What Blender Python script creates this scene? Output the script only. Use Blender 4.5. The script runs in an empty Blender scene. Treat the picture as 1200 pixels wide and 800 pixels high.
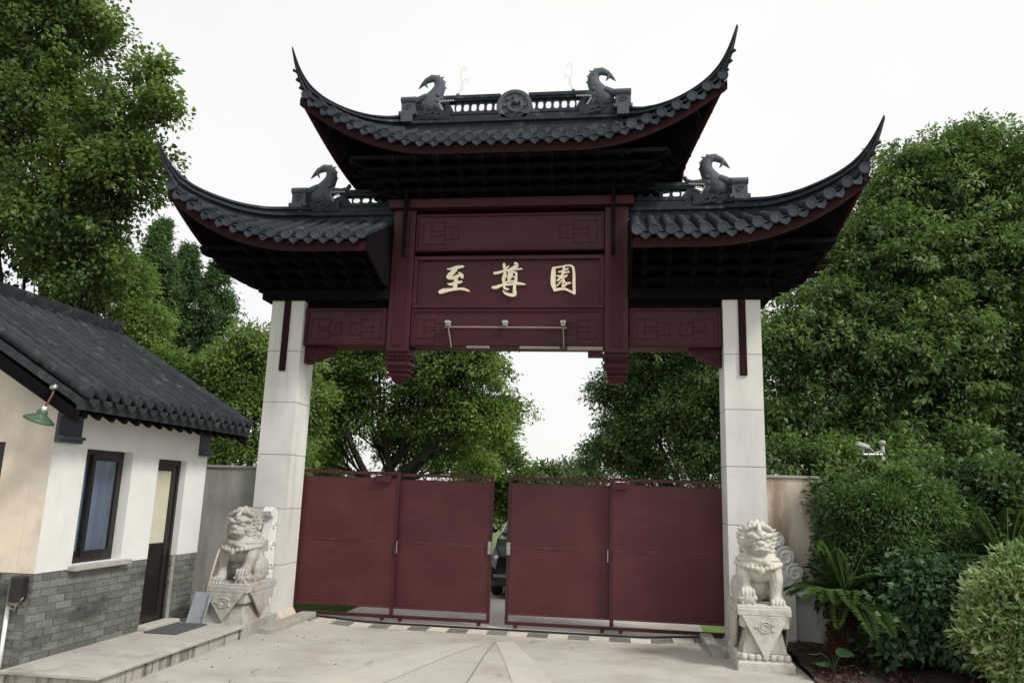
import bpy, bmesh, math, random
import numpy as np
from mathutils import Vector, Matrix, Euler
rng = np.random.default_rng(7); random.seed(7)
scene = bpy.context.scene
col = scene.collection
K = 1.12                       # metres per layout unit (everything below is laid out in units, scaled once here)
H = 1.65
CX, CY, YAW, PITCH, ROLL, FPX = 1.4125, -9.5118, .1372, .198, .032, 883.87

# ------------------------------------------------------------------ camera
def _basis():
    cy, sy, cp, sp = math.cos(YAW), math.sin(YAW), math.cos(PITCH), math.sin(PITCH)
    f = np.array([-sy*cp, cy*cp, sp]); r = np.array([cy, sy, 0.]); u = np.cross(r, f)
    c, s = math.cos(ROLL), math.sin(ROLL)
    return c*r+s*u, -s*r+c*u, f
RV, UV, FV = _basis(); CP = np.array([CX, CY, H])
def bp(px, py, ax, val):                       # photo pixel (1200x800) -> point on the plane ax = val
    d = FV+(px-600)/FPX*RV-(py-400)/FPX*UV
    i = 'xyz'.index(ax); t = (val-CP[i])/d[i]
    return CP+t*d
cam = bpy.data.cameras.new('camera'); cam_o = bpy.data.objects.new('camera', cam); col.objects.link(cam_o)
cam.sensor_width = 36; cam.lens = FPX/1200*36; cam.clip_end = 3000; cam.clip_start = .1
M4 = Matrix(((RV[0], UV[0], -FV[0], CX*K), (RV[1], UV[1], -FV[1], CY*K), (RV[2], UV[2], -FV[2], H*K), (0, 0, 0, 1)))
cam_o.matrix_world = M4
scene.camera = cam_o

# ------------------------------------------------------------------ world, sun, exposure
SUN_EL, SUN_AZ = math.radians(46), math.radians(118)       # azimuth clockwise from +Y
w = bpy.data.worlds.new('World'); scene.world = w; w.use_nodes = True
nt = w.node_tree; nt.nodes.clear()
out = nt.nodes.new('ShaderNodeOutputWorld'); bg = nt.nodes.new('ShaderNodeBackground')
sky = nt.nodes.new('ShaderNodeTexSky'); sky.sky_type = 'NISHITA'; sky.sun_disc = False
sky.sun_elevation = SUN_EL; sky.sun_rotation = SUN_AZ; sky.dust_density = 4.0; sky.air_density = 1.0; sky.ozone_density = 1.0
mx = nt.nodes.new('ShaderNodeMix'); mx.data_type = 'RGBA'
mx.inputs[7].default_value = (6.66, 6.68, 6.52, 1)           # even bright overcast veil, in the sky texture's own units
tc = nt.nodes.new('ShaderNodeTexCoord'); cn = nt.nodes.new('ShaderNodeTexNoise')
cn.inputs['Scale'].default_value = 1.6; cn.inputs['Detail'].default_value = 3
cr = nt.nodes.new('ShaderNodeMapRange'); cr.inputs[1].default_value = .3; cr.inputs[2].default_value = .7
cr.inputs[3].default_value = .84; cr.inputs[4].default_value = .97
nt.links.new(tc.outputs['Generated'], cn.inputs['Vector']); nt.links.new(cn.outputs['Fac'], cr.inputs[0])
nt.links.new(cr.outputs[0], mx.inputs[0]); nt.links.new(sky.outputs[0], mx.inputs[6])
nt.links.new(mx.outputs[2], bg.inputs[0]); bg.inputs[1].default_value = .105
nt.links.new(bg.outputs[0], out.inputs[0])
sd = bpy.data.lights.new('sun', 'SUN'); sd.energy = 2.1; sd.angle = math.radians(12); sd.color = (1, .96, .90)
so = bpy.data.objects.new('sun', sd); col.objects.link(so)
sdir = Vector((math.sin(SUN_AZ)*math.cos(SUN_EL), math.cos(SUN_AZ)*math.cos(SUN_EL), math.sin(SUN_EL)))
so.rotation_euler = sdir.to_track_quat('Z', 'Y').to_euler(); so.location = (6, -14, 14)
vs = scene.view_settings
vs.view_transform = 'Standard'; vs.look = 'None'; vs.gamma = 1; vs.use_curve_mapping = False; vs.exposure = .55

# ------------------------------------------------------------------ materials
def mat(name, c, rough=.7, var=.15, scale=6., c2=None, bump=.0, bscale=60., rnd=.0, metal=0., spec=.5, stain=None, stain_sc=(3, 3, .6), sthr=(.52, .72), world=False, stain2=None):
    m = bpy.data.materials.new(name); m.use_nodes = True; N = m.node_tree.nodes; L = m.node_tree.links
    b = N['Principled BSDF']; b.inputs['Roughness'].default_value = rough; b.inputs['Metallic'].default_value = metal
    b.inputs['Specular IOR Level'].default_value = spec
    co = N.new('ShaderNodeTexCoord')
    if world: pg = N.new('ShaderNodeNewGeometry'); cs_ = pg.outputs['Position']      # pieces that share a mesh still wear differently
    else: cs_ = co.outputs['Object']
    n = N.new('ShaderNodeTexNoise'); n.inputs['Scale'].default_value = scale; n.inputs['Detail'].default_value = 6; n.inputs['Roughness'].default_value = .62
    L.new(cs_, n.inputs['Vector'])
    rp = N.new('ShaderNodeValToRGB'); e = rp.color_ramp.elements
    c2 = c2 or tuple(x*(1+var) for x in c); c1 = tuple(x*(1-var) for x in c)
    e[0].position = .3; e[0].color = (*c1, 1); e[1].position = .72; e[1].color = (*c2, 1)
    L.new(n.outputs['Fac'], rp.inputs['Fac']); cur = rp.outputs['Color']
    if rnd:
        oi = N.new('ShaderNodeObjectInfo'); mr = N.new('ShaderNodeMapRange'); mr.inputs[3].default_value = 1-rnd; mr.inputs[4].default_value = 1+rnd
        L.new(oi.outputs['Random'], mr.inputs[0])
        mm = N.new('ShaderNodeMix'); mm.data_type = 'RGBA'; mm.blend_type = 'MULTIPLY'; mm.inputs[0].default_value = 1
        L.new(cur, mm.inputs[6]); L.new(mr.outputs[0], mm.inputs[7]); cur = mm.outputs[2]
    for (stain, stain_sc, sthr) in ([(stain, stain_sc, sthr)] if stain else [])+([stain2] if stain2 else []):
        mp = N.new('ShaderNodeMapping'); mp.inputs['Scale'].default_value = stain_sc
        L.new(cs_, mp.inputs['Vector'])
        n2 = N.new('ShaderNodeTexNoise'); n2.inputs['Scale'].default_value = 1.0; n2.inputs['Detail'].default_value = 7; n2.inputs['Roughness'].default_value = .65
        L.new(mp.outputs[0], n2.inputs['Vector'])
        r2 = N.new('ShaderNodeMapRange'); r2.inputs[1].default_value = sthr[0]; r2.inputs[2].default_value = sthr[1]
        L.new(n2.outputs['Fac'], r2.inputs[0])
        m2 = N.new('ShaderNodeMix'); m2.data_type = 'RGBA'; m2.inputs[7].default_value = (*stain, 1)
        L.new(r2.outputs[0], m2.inputs[0]); L.new(cur, m2.inputs[6]); cur = m2.outputs[2]
    L.new(cur, b.inputs['Base Color'])
    rr = N.new('ShaderNodeMapRange'); rr.inputs[3].default_value = max(.03, rough-.1); rr.inputs[4].default_value = min(1, rough+.12)
    L.new(n.outputs['Fac'], rr.inputs[0]); L.new(rr.outputs[0], b.inputs['Roughness'])
    if bump:
        n3 = N.new('ShaderNodeTexNoise'); n3.inputs['Scale'].default_value = bscale; n3.inputs['Detail'].default_value = 5
        L.new(cs_, n3.inputs['Vector'])
        bu = N.new('ShaderNodeBump'); bu.inputs['Strength'].default_value = bump; bu.inputs['Distance'].default_value = .02
        L.new(n3.outputs['Fac'], bu.inputs['Height']); L.new(bu.outputs[0], b.inputs['Normal'])
    return m
def leafmat(name, dark, light, trans=.35, gl=.35):
    m = bpy.data.materials.new(name); m.use_nodes = True; N = m.node_tree.nodes; L = m.node_tree.links
    N.clear(); o = N.new('ShaderNodeOutputMaterial')
    g = N.new('ShaderNodeNewGeometry'); rp = N.new('ShaderNodeValToRGB'); e = rp.color_ramp.elements
    e[0].position = .1; e[0].color = (*dark, 1); e[1].position = .95; e[1].color = (*light, 1)
    co = N.new('ShaderNodeTexCoord'); nz = N.new('ShaderNodeTexNoise'); nz.inputs['Scale'].default_value = .9; nz.inputs['Detail'].default_value = 3
    L.new(co.outputs['Object'], nz.inputs['Vector'])
    ad = N.new('ShaderNodeMath'); ad.operation = 'MULTIPLY_ADD'; ad.inputs[1].default_value = .38
    m1 = N.new('ShaderNodeMapRange'); m1.inputs[1].default_value = .3; m1.inputs[2].default_value = .7; m1.inputs[3].default_value = -.12; m1.inputs[4].default_value = .30
    at = N.new('ShaderNodeAttribute'); at.attribute_name = 'tuft'; a2 = N.new('ShaderNodeMath'); a2.operation = 'MULTIPLY_ADD'; a2.inputs[1].default_value = .42
    L.new(at.outputs['Fac'], a2.inputs[0]); L.new(m1.outputs[0], a2.inputs[2])
    L.new(nz.outputs['Fac'], m1.inputs[0]); L.new(g.outputs['Random Per Island'], ad.inputs[0]); L.new(a2.outputs[0], ad.inputs[2])
    L.new(ad.outputs[0], rp.inputs['Fac'])
    p = N.new('ShaderNodeBsdfPrincipled'); p.inputs['Roughness'].default_value = .5; p.inputs['Specular IOR Level'].default_value = gl
    t = N.new('ShaderNodeBsdfTranslucent'); hs = N.new('ShaderNodeHueSaturation'); hs.inputs['Saturation'].default_value = 1.1; hs.inputs['Value'].default_value = 1.5; hs.inputs['Hue'].default_value = .496
    L.new(rp.outputs['Color'], p.inputs['Base Color']); L.new(rp.outputs['Color'], hs.inputs['Color']); L.new(hs.outputs[0], t.inputs['Color'])
    ms = N.new('ShaderNodeMixShader'); ms.inputs[0].default_value = trans
    L.new(p.outputs[0], ms.inputs[1]); L.new(t.outputs[0], ms.inputs[2]); L.new(ms.outputs[0], o.inputs['Surface'])
    return m
MT = {}
MT['disc'] = mat('grey_eave_disc', (.040, .048, .063), .65, .3, 12, rnd=.25, spec=.18, bump=.3, bscale=50)
MT['tile'] = mat('grey_roof_tile', (.022, .026, .035), .66, .35, 9, spec=.18, bump=.3, bscale=45, rnd=.22, stain=(.13, .14, .14), stain_sc=(5, 5, 5), sthr=(.6, .8), world=True)
MT['htile'] = mat('grey_house_tile', (.026, .031, .036), .7, .4, 9, spec=.18, bump=.3, bscale=45, rnd=.3, stain=(.11, .12, .10), stain_sc=(4, 4, 4), sthr=(.58, .75), world=True)
MT['pan'] = mat('shaded_pan_tile', (.014, .017, .018), .85, .4, 9, spec=.18, bump=.3, bscale=45, stain=(.05, .055, .045), stain_sc=(4, 4, 4), sthr=(.55, .75))  # darker than the cover tiles: shade between the rows put into the colour
MT['ridge'] = mat('grey_ridge_clay', (.026, .031, .042), .68, .4, 8, spec=.18, bump=.35, bscale=40, stain=(.15, .16, .17), stain_sc=(6, 6, 6), sthr=(.58, .8))
MT['orn'] = mat('grey_clay_ornament', (.06, .074, .094), .7, .3, 16, bump=.6, bscale=30)
MT['tooth'] = mat('white_clay', (.6, .58, .52), .6)
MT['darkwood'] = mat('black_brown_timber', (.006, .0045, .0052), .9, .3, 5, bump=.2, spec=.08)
MT['red'] = mat('dark_red_lacquer', (.046, .0066, .0112), .46, .16, 3.2, spec=.3, bump=.08, bscale=14, stain=(.032, .0052, .0082), stain_sc=(1.5, 1.5, 3), sthr=(.45, .7), stain2=((.075, .018, .024), (7, 7, 1.2), (.62, .78)))
MT['redcarve'] = mat('dark_red_lacquer_carving', (.042, .0062, .0105), .55, .15, 5, spec=.25)
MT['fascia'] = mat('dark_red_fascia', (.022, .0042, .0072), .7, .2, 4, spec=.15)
MT['gate'] = mat('maroon_gate_paint', (.074, .0155, .0185), .5, .09, 2.0, spec=.35, bump=.04, bscale=5, stain=(.095, .026, .028), stain_sc=(1.1, 1.1, 2.2), sthr=(.46, .72))
MT['worn'] = mat('worn_maroon_edge', (.085, .026, .028), .6, .2, 5, stain=(.16, .085, .08), stain_sc=(9, 9, 30), sthr=(.56, .70))
MT['gateframe'] = mat('maroon_gate_frame', (.056, .014, .016), .5, .2, 6, spec=.3)
MT['steel'] = mat('dull_steel', (.35, .34, .33), .4, .2, 20, metal=.8)
MT['rail'] = mat('dark_iron', (.03, .028, .028), .5, .3, 12, metal=.5)
MT['gold'] = mat('cream_lettering', (.78, .7, .52), .45, .06, 10)
MT['conduit'] = mat('weathered_conduit', (.22, .20, .165), .5, .2, 9)
MT['lampw'] = mat('white_fixture', (.40, .41, .40), .5, .1)
MT['slab'] = mat('pale_granite', (.66, .655, .63), .6, .07, 3, bump=.05, bscale=80, rnd=.045, stain=(.52, .52, .495), stain_sc=(2.5, 2.5, .6), sthr=(.5, .75), stain2=((.40, .39, .36), (9, 9, .35), (.60, .74)), world=True)
MT['grout'] = mat('grout', (.36, .36, .35), .9)
MT['lion'] = mat('carved_stone', (.53, .505, .45), .8, .16, 5, bump=.35, bscale=55, stain=(.30, .255, .19), stain_sc=(5, 5, 3), sthr=(.5, .72))
MT['lion2'] = mat('carved_stone_grey', (.40, .39, .36), .8, .18, 5, bump=.35, bscale=55, stain=(.24, .195, .14), stain_sc=(5, 5, 3), sthr=(.48, .7))
MT['plaster'] = mat('white_plaster', (.66, .67, .65), .85, .05, 2.5, bump=.06, bscale=30, stain=(.52, .51, .47), stain_sc=(1.6, 1.6, .8), sthr=(.54, .78), stain2=((.40, .38, .34), (8, 8, .8), (.64, .78)))
MT['cream'] = mat('cream_plaster', (.68, .60, .495), .85, .07, 2, bump=.08, bscale=25, stain=(.52, .47, .41), stain_sc=(1.6, 1.6, 1.2), sthr=(.46, .62))
MT['brick'] = mat('grey_brick', (.135, .14, .13), .85, .2, 14, bump=.35, bscale=60, rnd=.30, stain=(.045, .045, .042), stain_sc=(1.0, 1.0, 3.0), sthr=(.50, .62), world=True)
MT['mortar'] = mat('mortar', (.38, .38, .34), .9, .15, 20, bump=.3)
MT['wallg'] = mat('grey_render_wall', (.33, .33, .31), .9, .14, 2, bump=.15, bscale=20, stain=(.19, .18, .16), stain_sc=(2.2, 2.2, .6), sthr=(.45, .65))
MT['wallc'] = mat('stained_cream_wall', (.54, .475, .39), .9, .1, 2.2, bump=.12, bscale=20, stain=(.33, .25, .18), stain_sc=(3.5, 1, .55), sthr=(.46, .6))
MT['blue'] = mat('blue_grey_paint', (.045, .055, .078), .55, .2, 8)
MT['black'] = mat('black_metal', (.012, .011, .011), .35, .2, 6)
MT['doorp'] = mat('black_door_paint', (.012, .010, .009), .3, .3, 4)
MT['frost'] = mat('frosted_pane', (.56, .53, .42), .25, .06, 4)
MT['curtain'] = mat('blue_grey_curtain', (.42, .44, .51), .85, .12, 4)
MT['curtain2'] = mat('pale_curtain', (.62, .66, .72), .85, .12, 4)
MT['sill'] = mat('stone_sill', (.33, .32, .29), .8, .15, 10, bump=.2)
MT['platform'] = mat('concrete_slab', (.40, .385, .34), .8, .12, 3.5, bump=.2, bscale=50, stain=(.24, .22, .19), stain_sc=(2, 2, 2), sthr=(.5, .7))
MT['platside'] = mat('stained_concrete_face', (.38, .36, .32), .85, .14, 5, bump=.2, stain=(.07, .065, .06), stain_sc=(5, 5, .5), sthr=(.46, .6))
MT['mat'] = mat('rubber_mat', (.07, .075, .08), .85, .2, 30, bump=.4, bscale=120)
MT['green'] = mat('green_enamel', (.040, .085, .045), .5, .2, 12)
MT['redwire'] = mat('red_flex', (.13, .05, .045), .5)
MT['white'] = mat('white_plastic', (.75, .75, .73), .4, .05)
MT['shovel'] = mat('galvanised_sheet', (.36, .40, .44), .45, .2, 20, metal=.3)
MT['wood'] = mat('old_wood', (.40, .33, .25), .7, .25, 20)
MT['road'] = mat('concrete_road', (.425, .405, .36), .85, .07, .9, bump=.15, bscale=90, stain=(.31, .275, .222), stain_sc=(.7, .9, 1), sthr=(.45, .66), stain2=((.20, .178, .145), (2.6, 1.1, 1), (.60, .74)))
MT['strip'] = mat('pale_concrete_strip', (.455, .425, .368), .85, .08, 2, bump=.12, bscale=90)
MT['lt'] = mat('light_paver', (.56, .52, .44), .8, .12, 8, rnd=.1, bump=.2, world=True); MT['dt'] = mat('dark_paver', (.17, .16, .145), .8, .2, 8, rnd=.2, bump=.2, world=True)
MT['kerb'] = mat('stone_kerb', (.33, .31, .27), .85, .2, 9, bump=.3)
MT['grass'] = mat('grass_ground', (.09, .14, .03), .9, .35, 2.5, bump=.6, bscale=30)
MT['soil'] = mat('dark_soil', (.055, .038, .027), .95, .45, 9, bump=1.0, bscale=26, stain=(.10, .065, .045), stain_sc=(6, 6, 6), sthr=(.5, .65))
MT['bark'] = mat('bark', (.035, .028, .022), .9, .4, 9, bump=.8, bscale=26)
MT['shag'] = mat('cycad_trunk', (.025, .018, .014), .95, .5, 16, bump=1.0, bscale=30)
MT['carp'] = mat('black_car_paint', (.010, .012, .016), .12, .1, 4, spec=.7)
MT['tyre'] = mat('tyre_rubber', (.014, .014, .014), .8)
MT['headl'] = mat('headlamp_glass', (.75, .77, .8), .08, .05)
def glass():
    m = bpy.data.materials.new('dark_glass'); m.use_nodes = True; b = m.node_tree.nodes['Principled BSDF']
    b.inputs['Base Color'].default_value = (.02, .025, .03, 1); b.inputs['Roughness'].default_value = .06; return m
MT['cglass'] = glass(); MT['dullwhite'] = mat('dull_white_plastic', (.42, .43, .43), .5)
def pane():
    m = bpy.data.materials.new('window_glass'); m.use_nodes = True; N = m.node_tree.nodes; L = m.node_tree.links; N.clear()
    o = N.new('ShaderNodeOutputMaterial'); g = N.new('ShaderNodeBsdfGlossy'); g.inputs['Roughness'].default_value = .12
    t = N.new('ShaderNodeBsdfTransparent'); t.inputs[0].default_value = (.80, .86, .9, 1); f = N.new('ShaderNodeFresnel'); f.inputs[0].default_value = 1.22
    x = N.new('ShaderNodeMixShader'); L.new(f.outputs[0], x.inputs[0]); L.new(t.outputs[0], x.inputs[1]); L.new(g.outputs[0], x.inputs[2]); L.new(x.outputs[0], o.inputs[0]); return m
MT['pane'] = pane()
MT['leaf_cam'] = leafmat('camphor_leaf', (.032, .076, .021), (.21, .32, .095))
MT['leaf_cam2'] = leafmat('camphor_leaf_yellow', (.054, .112, .026), (.275, .385, .11), .5)
MT['leaf_map'] = leafmat('sweetgum_leaf', (.019, .052, .015), (.21, .295, .08), .4)
MT['leaf_con'] = leafmat('redwood_needle', (.034, .080, .034), (.150, .240, .085), .4)
MT['leaf_hedge'] = leafmat('hedge_leaf', (.028, .070, .024), (.145, .23, .07), .25, .4)
MT['leaf_nan'] = leafmat('nandina_leaf', (.028, .078, .024), (.16, .265, .075), .3)
MT['leaf_low'] = leafmat('glossy_leaf', (.024, .070, .030), (.105, .195, .075), .25, .45)
MT['leaf_var'] = leafmat('pale_variegated_leaf', (.11, .21, .055), (.46, .53, .27), .3)
MT['leaf_cyc'] = leafmat('cycad_leaflet', (.034, .085, .022), (.12, .21, .048), .28, .4)
MT['leaf_cycy'] = leafmat('cycad_leaflet_young', (.06, .14, .035), (.13, .24, .06), .3, .5)
MT['leaf_big'] = leafmat('broad_ground_leaf', (.03, .085, .03), (.08, .17, .06), .25, .5)
MT['leaf_dead'] = leafmat('dead_leaf', (.05, .022, .012), (.13, .06, .03), .15, .3)
MT['leaf_red'] = leafmat('red_ground_leaf', (.045, .012, .016), (.10, .03, .036), .15, .3)
MT['leaf_far'] = leafmat('far_leaf', (.05, .09, .03), (.14, .18, .07), .3)
MT['blade'] = leafmat('grass_blade', (.06, .11, .02), (.15, .23, .05), .3)

# ------------------------------------------------------------------ mesh helpers
class MB:
    def __init__(s): s.v = []; s.f = []
    def add(s, vs, fs):
        o = len(s.v); s.v += [tuple(map(float, p)) for p in vs]; s.f += [tuple(i+o for i in f) for f in fs]; return s
    def box(s, x0, x1, y0, y1, z0, z1):
        return s.add([(x0,y0,z0),(x1,y0,z0),(x1,y1,z0),(x0,y1,z0),(x0,y0,z1),(x1,y0,z1),(x1,y1,z1),(x0,y1,z1)],
                     [(3,2,1,0),(4,5,6,7),(0,1,5,4),(1,2,6,5),(2,3,7,6),(3,0,4,7)])
    def frustum(s, c, w0, d0, z0, w1, d1, z1):       # tapered block
        x, y = c; q = []
        for (a, b, z) in ((w0/2, d0/2, z0), (w1/2, d1/2, z1)): q += [(x-a,y-b,z),(x+a,y-b,z),(x+a,y+b,z),(x-a,y+b,z)]
        return s.add(q, [(3,2,1,0),(4,5,6,7),(0,1,5,4),(1,2,6,5),(2,3,7,6),(3,0,4,7)])
    def bar(s, p0, p1, w, h, up=(0,0,1)):
        p0 = Vector(p0); p1 = Vector(p1); d = (p1-p0).normalized(); r = d.cross(Vector(up)).normalized(); u = r.cross(d)
        q = [p+r*a*w/2+u*b*h/2 for p in (p0, p1) for a, b in ((-1,-1),(1,-1),(1,1),(-1,1))]
        return s.add(q, [(0,1,2,3),(7,6,5,4),(0,4,5,1),(1,5,6,2),(2,6,7,3),(3,7,4,0)])
    def tube(s, pts, rad, n=8, sq=(1, 1), up=(0,0,1), caps=True):
        pts = [Vector(p) for p in pts]; m = len(pts)
        rad = [rad]*m if not hasattr(rad, '__len__') else list(rad); vs = []; r = None
        for i in range(m):
            d = (pts[min(i+1, m-1)]-pts[max(i-1, 0)]).normalized()
            if r is None:
                a = Vector(up)
                if abs(d.dot(a)) > .95: a = Vector((1, 0, 0)) if abs(d.x) < .9 else Vector((0, 1, 0))
                r = d.cross(a).normalized()
            else: r = (r-d*r.dot(d)).normalized()
            u = r.cross(d)
            for k in range(n):
                t = 2*math.pi*k/n; vs.append(pts[i]+(r*math.cos(t)*sq[0]+u*math.sin(t)*sq[1])*rad[i])
        fs = [(i*n+k, i*n+(k+1) % n, (i+1)*n+(k+1) % n, (i+1)*n+k) for i in range(m-1) for k in range(n)]
        if caps: fs += [tuple(range(n))[::-1], tuple((m-1)*n+k for k in range(n))]
        return s.add(vs, fs)
    def ell(s, c, r, nu=14, nv=9, rot=None):
        vs = []; 
        for j in range(1, nv):
            t = math.pi*j/nv
            for i in range(nu):
                p = 2*math.pi*i/nu; vs.append(Vector((r[0]*math.sin(t)*math.cos(p), r[1]*math.sin(t)*math.sin(p), r[2]*math.cos(t))))
        vs += [Vector((0,0,r[2])), Vector((0,0,-r[2]))]
        if rot is not None: 
            R_ = Euler(rot).to_matrix(); vs = [R_ @ v for v in vs]
        vs = [v+Vector(c) for v in vs]; T = len(vs)-2; B = T+1
        fs = [(j*nu+i, (j+1)*nu+i, (j+1)*nu+(i+1) % nu, j*nu+(i+1) % nu) for j in range(nv-2) for i in range(nu)]
        fs += [(T, i, (i+1) % nu) for i in range(nu)]+[(B, (nv-2)*nu+(i+1) % nu, (nv-2)*nu+i) for i in range(nu)]
        return s.add(vs, fs)
    def prism(s, poly, fn0, fn1):                    # poly of 2D points, two mappings 2D -> 3D
        n = len(poly); return s.add([fn0(*p) for p in poly]+[fn1(*p) for p in poly],
            [tuple(range(n)), tuple(range(2*n-1, n-1, -1))]+[(i, i+n, (i+1) % n+n, (i+1) % n) for i in range(n)])
    def sweep(s, secs):                              # list of closed rings with equal counts
        n = len(secs[0]); m = len(secs)
        return s.add([p for q in secs for p in q], [(i*n+k, i*n+(k+1) % n, (i+1)*n+(k+1) % n, (i+1)*n+k) for i in range(m-1) for k in range(n)]
                     + [tuple(range(n))[::-1], tuple((m-1)*n+k for k in range(n))])
    def grid(s, fn, nu, nv):
        return s.add([fn(i/nu, j/nv) for j in range(nv+1) for i in range(nu+1)],
                     [(j*(nu+1)+i, j*(nu+1)+i+1, (j+1)*(nu+1)+i+1, (j+1)*(nu+1)+i) for j in range(nv) for i in range(nu)])
    def lathe(s, prof, c, n=16, axis='z'):
        vs = []
        for (r, h) in prof:
            for k in range(n):
                t = 2*math.pi*k/n; a, b = r*math.cos(t), r*math.sin(t)
                vs.append({'z': (c[0]+a, c[1]+b, c[2]+h), 'y': (c[0]+a, c[1]+h, c[2]+b), 'x': (c[0]+h, c[1]+a, c[2]+b)}[axis])
        m = len(prof); fs = [(i*n+k, i*n+(k+1) % n, (i+1)*n+(k+1) % n, (i+1)*n+k) for i in range(m-1) for k in range(n)]
        return s.add(vs, fs+[tuple(range(n))[::-1], tuple((m-1)*n+k for k in range(n))])
    def mesh(s, name, m, org=(0, 0, 0), smooth=False):
        me = bpy.data.meshes.new(name); o = np.array(org)
        v = (np.array(s.v)-o)*K if len(s.v) else np.zeros((0, 3))
        me.from_pydata(v.tolist(), [], s.f); me.materials.append(MT[m] if isinstance(m, str) else m)
        b = bmesh.new(); b.from_mesh(me); bmesh.ops.recalc_face_normals(b, faces=b.faces); b.to_mesh(b_me := me); b.free()
        if smooth: me.polygons.foreach_set('use_smooth', [True]*len(me.polygons))
        me.update(); return me
    def build(s, name, m, parent=None, smooth=False, bevel=0, org=None):
        if org is None: org = ORG.get(parent.name, (0, 0, 0)) if parent else (0, 0, 0)
        me = s.mesh(name, m, org, smooth); o = bpy.data.objects.new(name, me); col.objects.link(o)
        ORG[o.name] = tuple(org)
        if parent: o.parent = parent
        else: o.location = Vector(org)*K
        if bevel:
            bm_ = o.modifiers.new('bevel', 'BEVEL'); bm_.width = bevel*K; bm_.segments = 2; bm_.limit_method = 'ANGLE'; bm_.angle_limit = math.radians(40)
        return o
ORG = {}
def thing(name, label, cat, base, group=None):
    o = bpy.data.objects.new(name, None); col.objects.link(o); o.location = Vector(base)*K; o.empty_display_size = .2
    o['label'] = label; o['category'] = cat
    if group: o['group'] = group
    ORG[o.name] = tuple(base); return o
def tag(o, label, cat, group=None):
    o['label'] = label; o['category'] = cat
    if group: o['group'] = group
    return o
def struct(o): o['kind'] = 'structure'; return o
def inst(name, me, parent, loc, rot=(0, 0, 0), sc=(1, 1, 1)):       # a piece that shares mesh data
    o = bpy.data.objects.new(name, me); col.objects.link(o); o.parent = parent
    g = ORG.get(parent.name, (0, 0, 0)); o.location = (Vector(loc)-Vector(g))*K
    o.rotation_euler = rot if isinstance(rot, Euler) else Euler(rot); o.scale = sc; return o
def fast_mesh(name, V, F4, m, tuft=None):                       # numpy quads
    me = bpy.data.meshes.new(name); nv, nf = len(V), len(F4)
    me.vertices.add(nv); me.vertices.foreach_set('co', (np.asarray(V)*K).astype(np.float32).ravel())
    me.loops.add(nf*4); me.polygons.add(nf)
    me.loops.foreach_set('vertex_index', np.asarray(F4, dtype=np.int32).ravel())
    me.polygons.foreach_set('loop_start', np.arange(0, nf*4, 4, dtype=np.int32)); me.polygons.foreach_set('loop_total', np.full(nf, 4, dtype=np.int32))
    me.materials.append(MT[m]); me.update(); me.validate()
    at = me.attributes.new('tuft', 'FLOAT', 'POINT'); at.data.foreach_set('value', (tuft if tuft is not None else np.full(nv, .5)).astype(np.float32))
    return me
def nrm(a): return a/np.maximum(np.linalg.norm(a, axis=-1, keepdims=True), 1e-9)
def leafquads(P, D, U, Ln, Wd, fold=.25, sag=.12):
    S = nrm(np.cross(D, U)); N_ = np.cross(S, D); Ln = Ln[:, None]; Wd = Wd[:, None]
    v0 = P; v1 = P+D*Ln*.42+S*Wd*.5+N_*Wd*fold; v2 = P+D*Ln-N_*Ln*sag; v3 = P+D*Ln*.42-S*Wd*.5+N_*Wd*fold
    V = np.stack([v0, v1, v2, v3], 1).reshape(-1, 3); n = len(P)
    return V, np.arange(4*n).reshape(n, 4)
def part_from(me, name, parent):
    o = bpy.data.objects.new(name, me); col.objects.link(o)
    if parent: o.parent = parent
    return o

# ------------------------------------------------------------------ the ground
YC = .24
def sstep(a, b, x): t = min(1, max(0, (x-a)/(b-a))); return t*t*(3-2*t)
def zroad(x, y): return -.055*sstep(-1.6, .2, y)*sstep(2.75, 1.6, abs(x)) if y < 1.2 else -.055*sstep(2.75, 1.6, abs(x))
g = MB().grid(lambda u, v: (-220+440*u, -60+460*v, -.14), 24, 24); struct(g.build('ground', 'grass'))
xs = [-14, -8, -4, -3.2]+[-2.75+i*.25 for i in range(23)]+[3.0, 3.3]
ys = [-16, -11, -7, -4, -3, -2.4, -2, -1.6, -1.3, -1.0, -.7, -.4, -.1, .2, .5, .85]
def sheet(xs, ys, fn):
    m = MB(); n = len(xs); m.add([(x, y, fn(x, y)) for y in ys for x in xs], [(j*n+i, j*n+i+1, (j+1)*n+i+1, (j+1)*n+i) for j in range(len(ys)-1) for i in range(n-1)]); return m
rd = sheet(xs, ys, zroad); road = struct(rd.build('road', 'road'))
struct(sheet([3.3, 4, 5, 8, 14], [-16, -8, -3, -1.75], lambda x, y: 0).build('road_apron', 'road'))
struct(sheet([-2.3, -1.6, 0, 1.6, 2.6], [.85, 2, 5, 10, 20, 45, 90], lambda x, y: -.055-.004).build('road_beyond', 'road'))
def soilz(x, y): return .015+.05*sstep(-1.75, -1.2, y)+.035*math.sin(x*5.1+y*3)*math.sin(y*6.3-x*2)*sstep(-1.75, -1.4, y)
struct(sheet([3.3+i*.14 for i in range(72)], [-1.75+j*.12 for j in range(17)]+[.27, 2, 6], soilz).build('soil', 'soil'))
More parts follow.
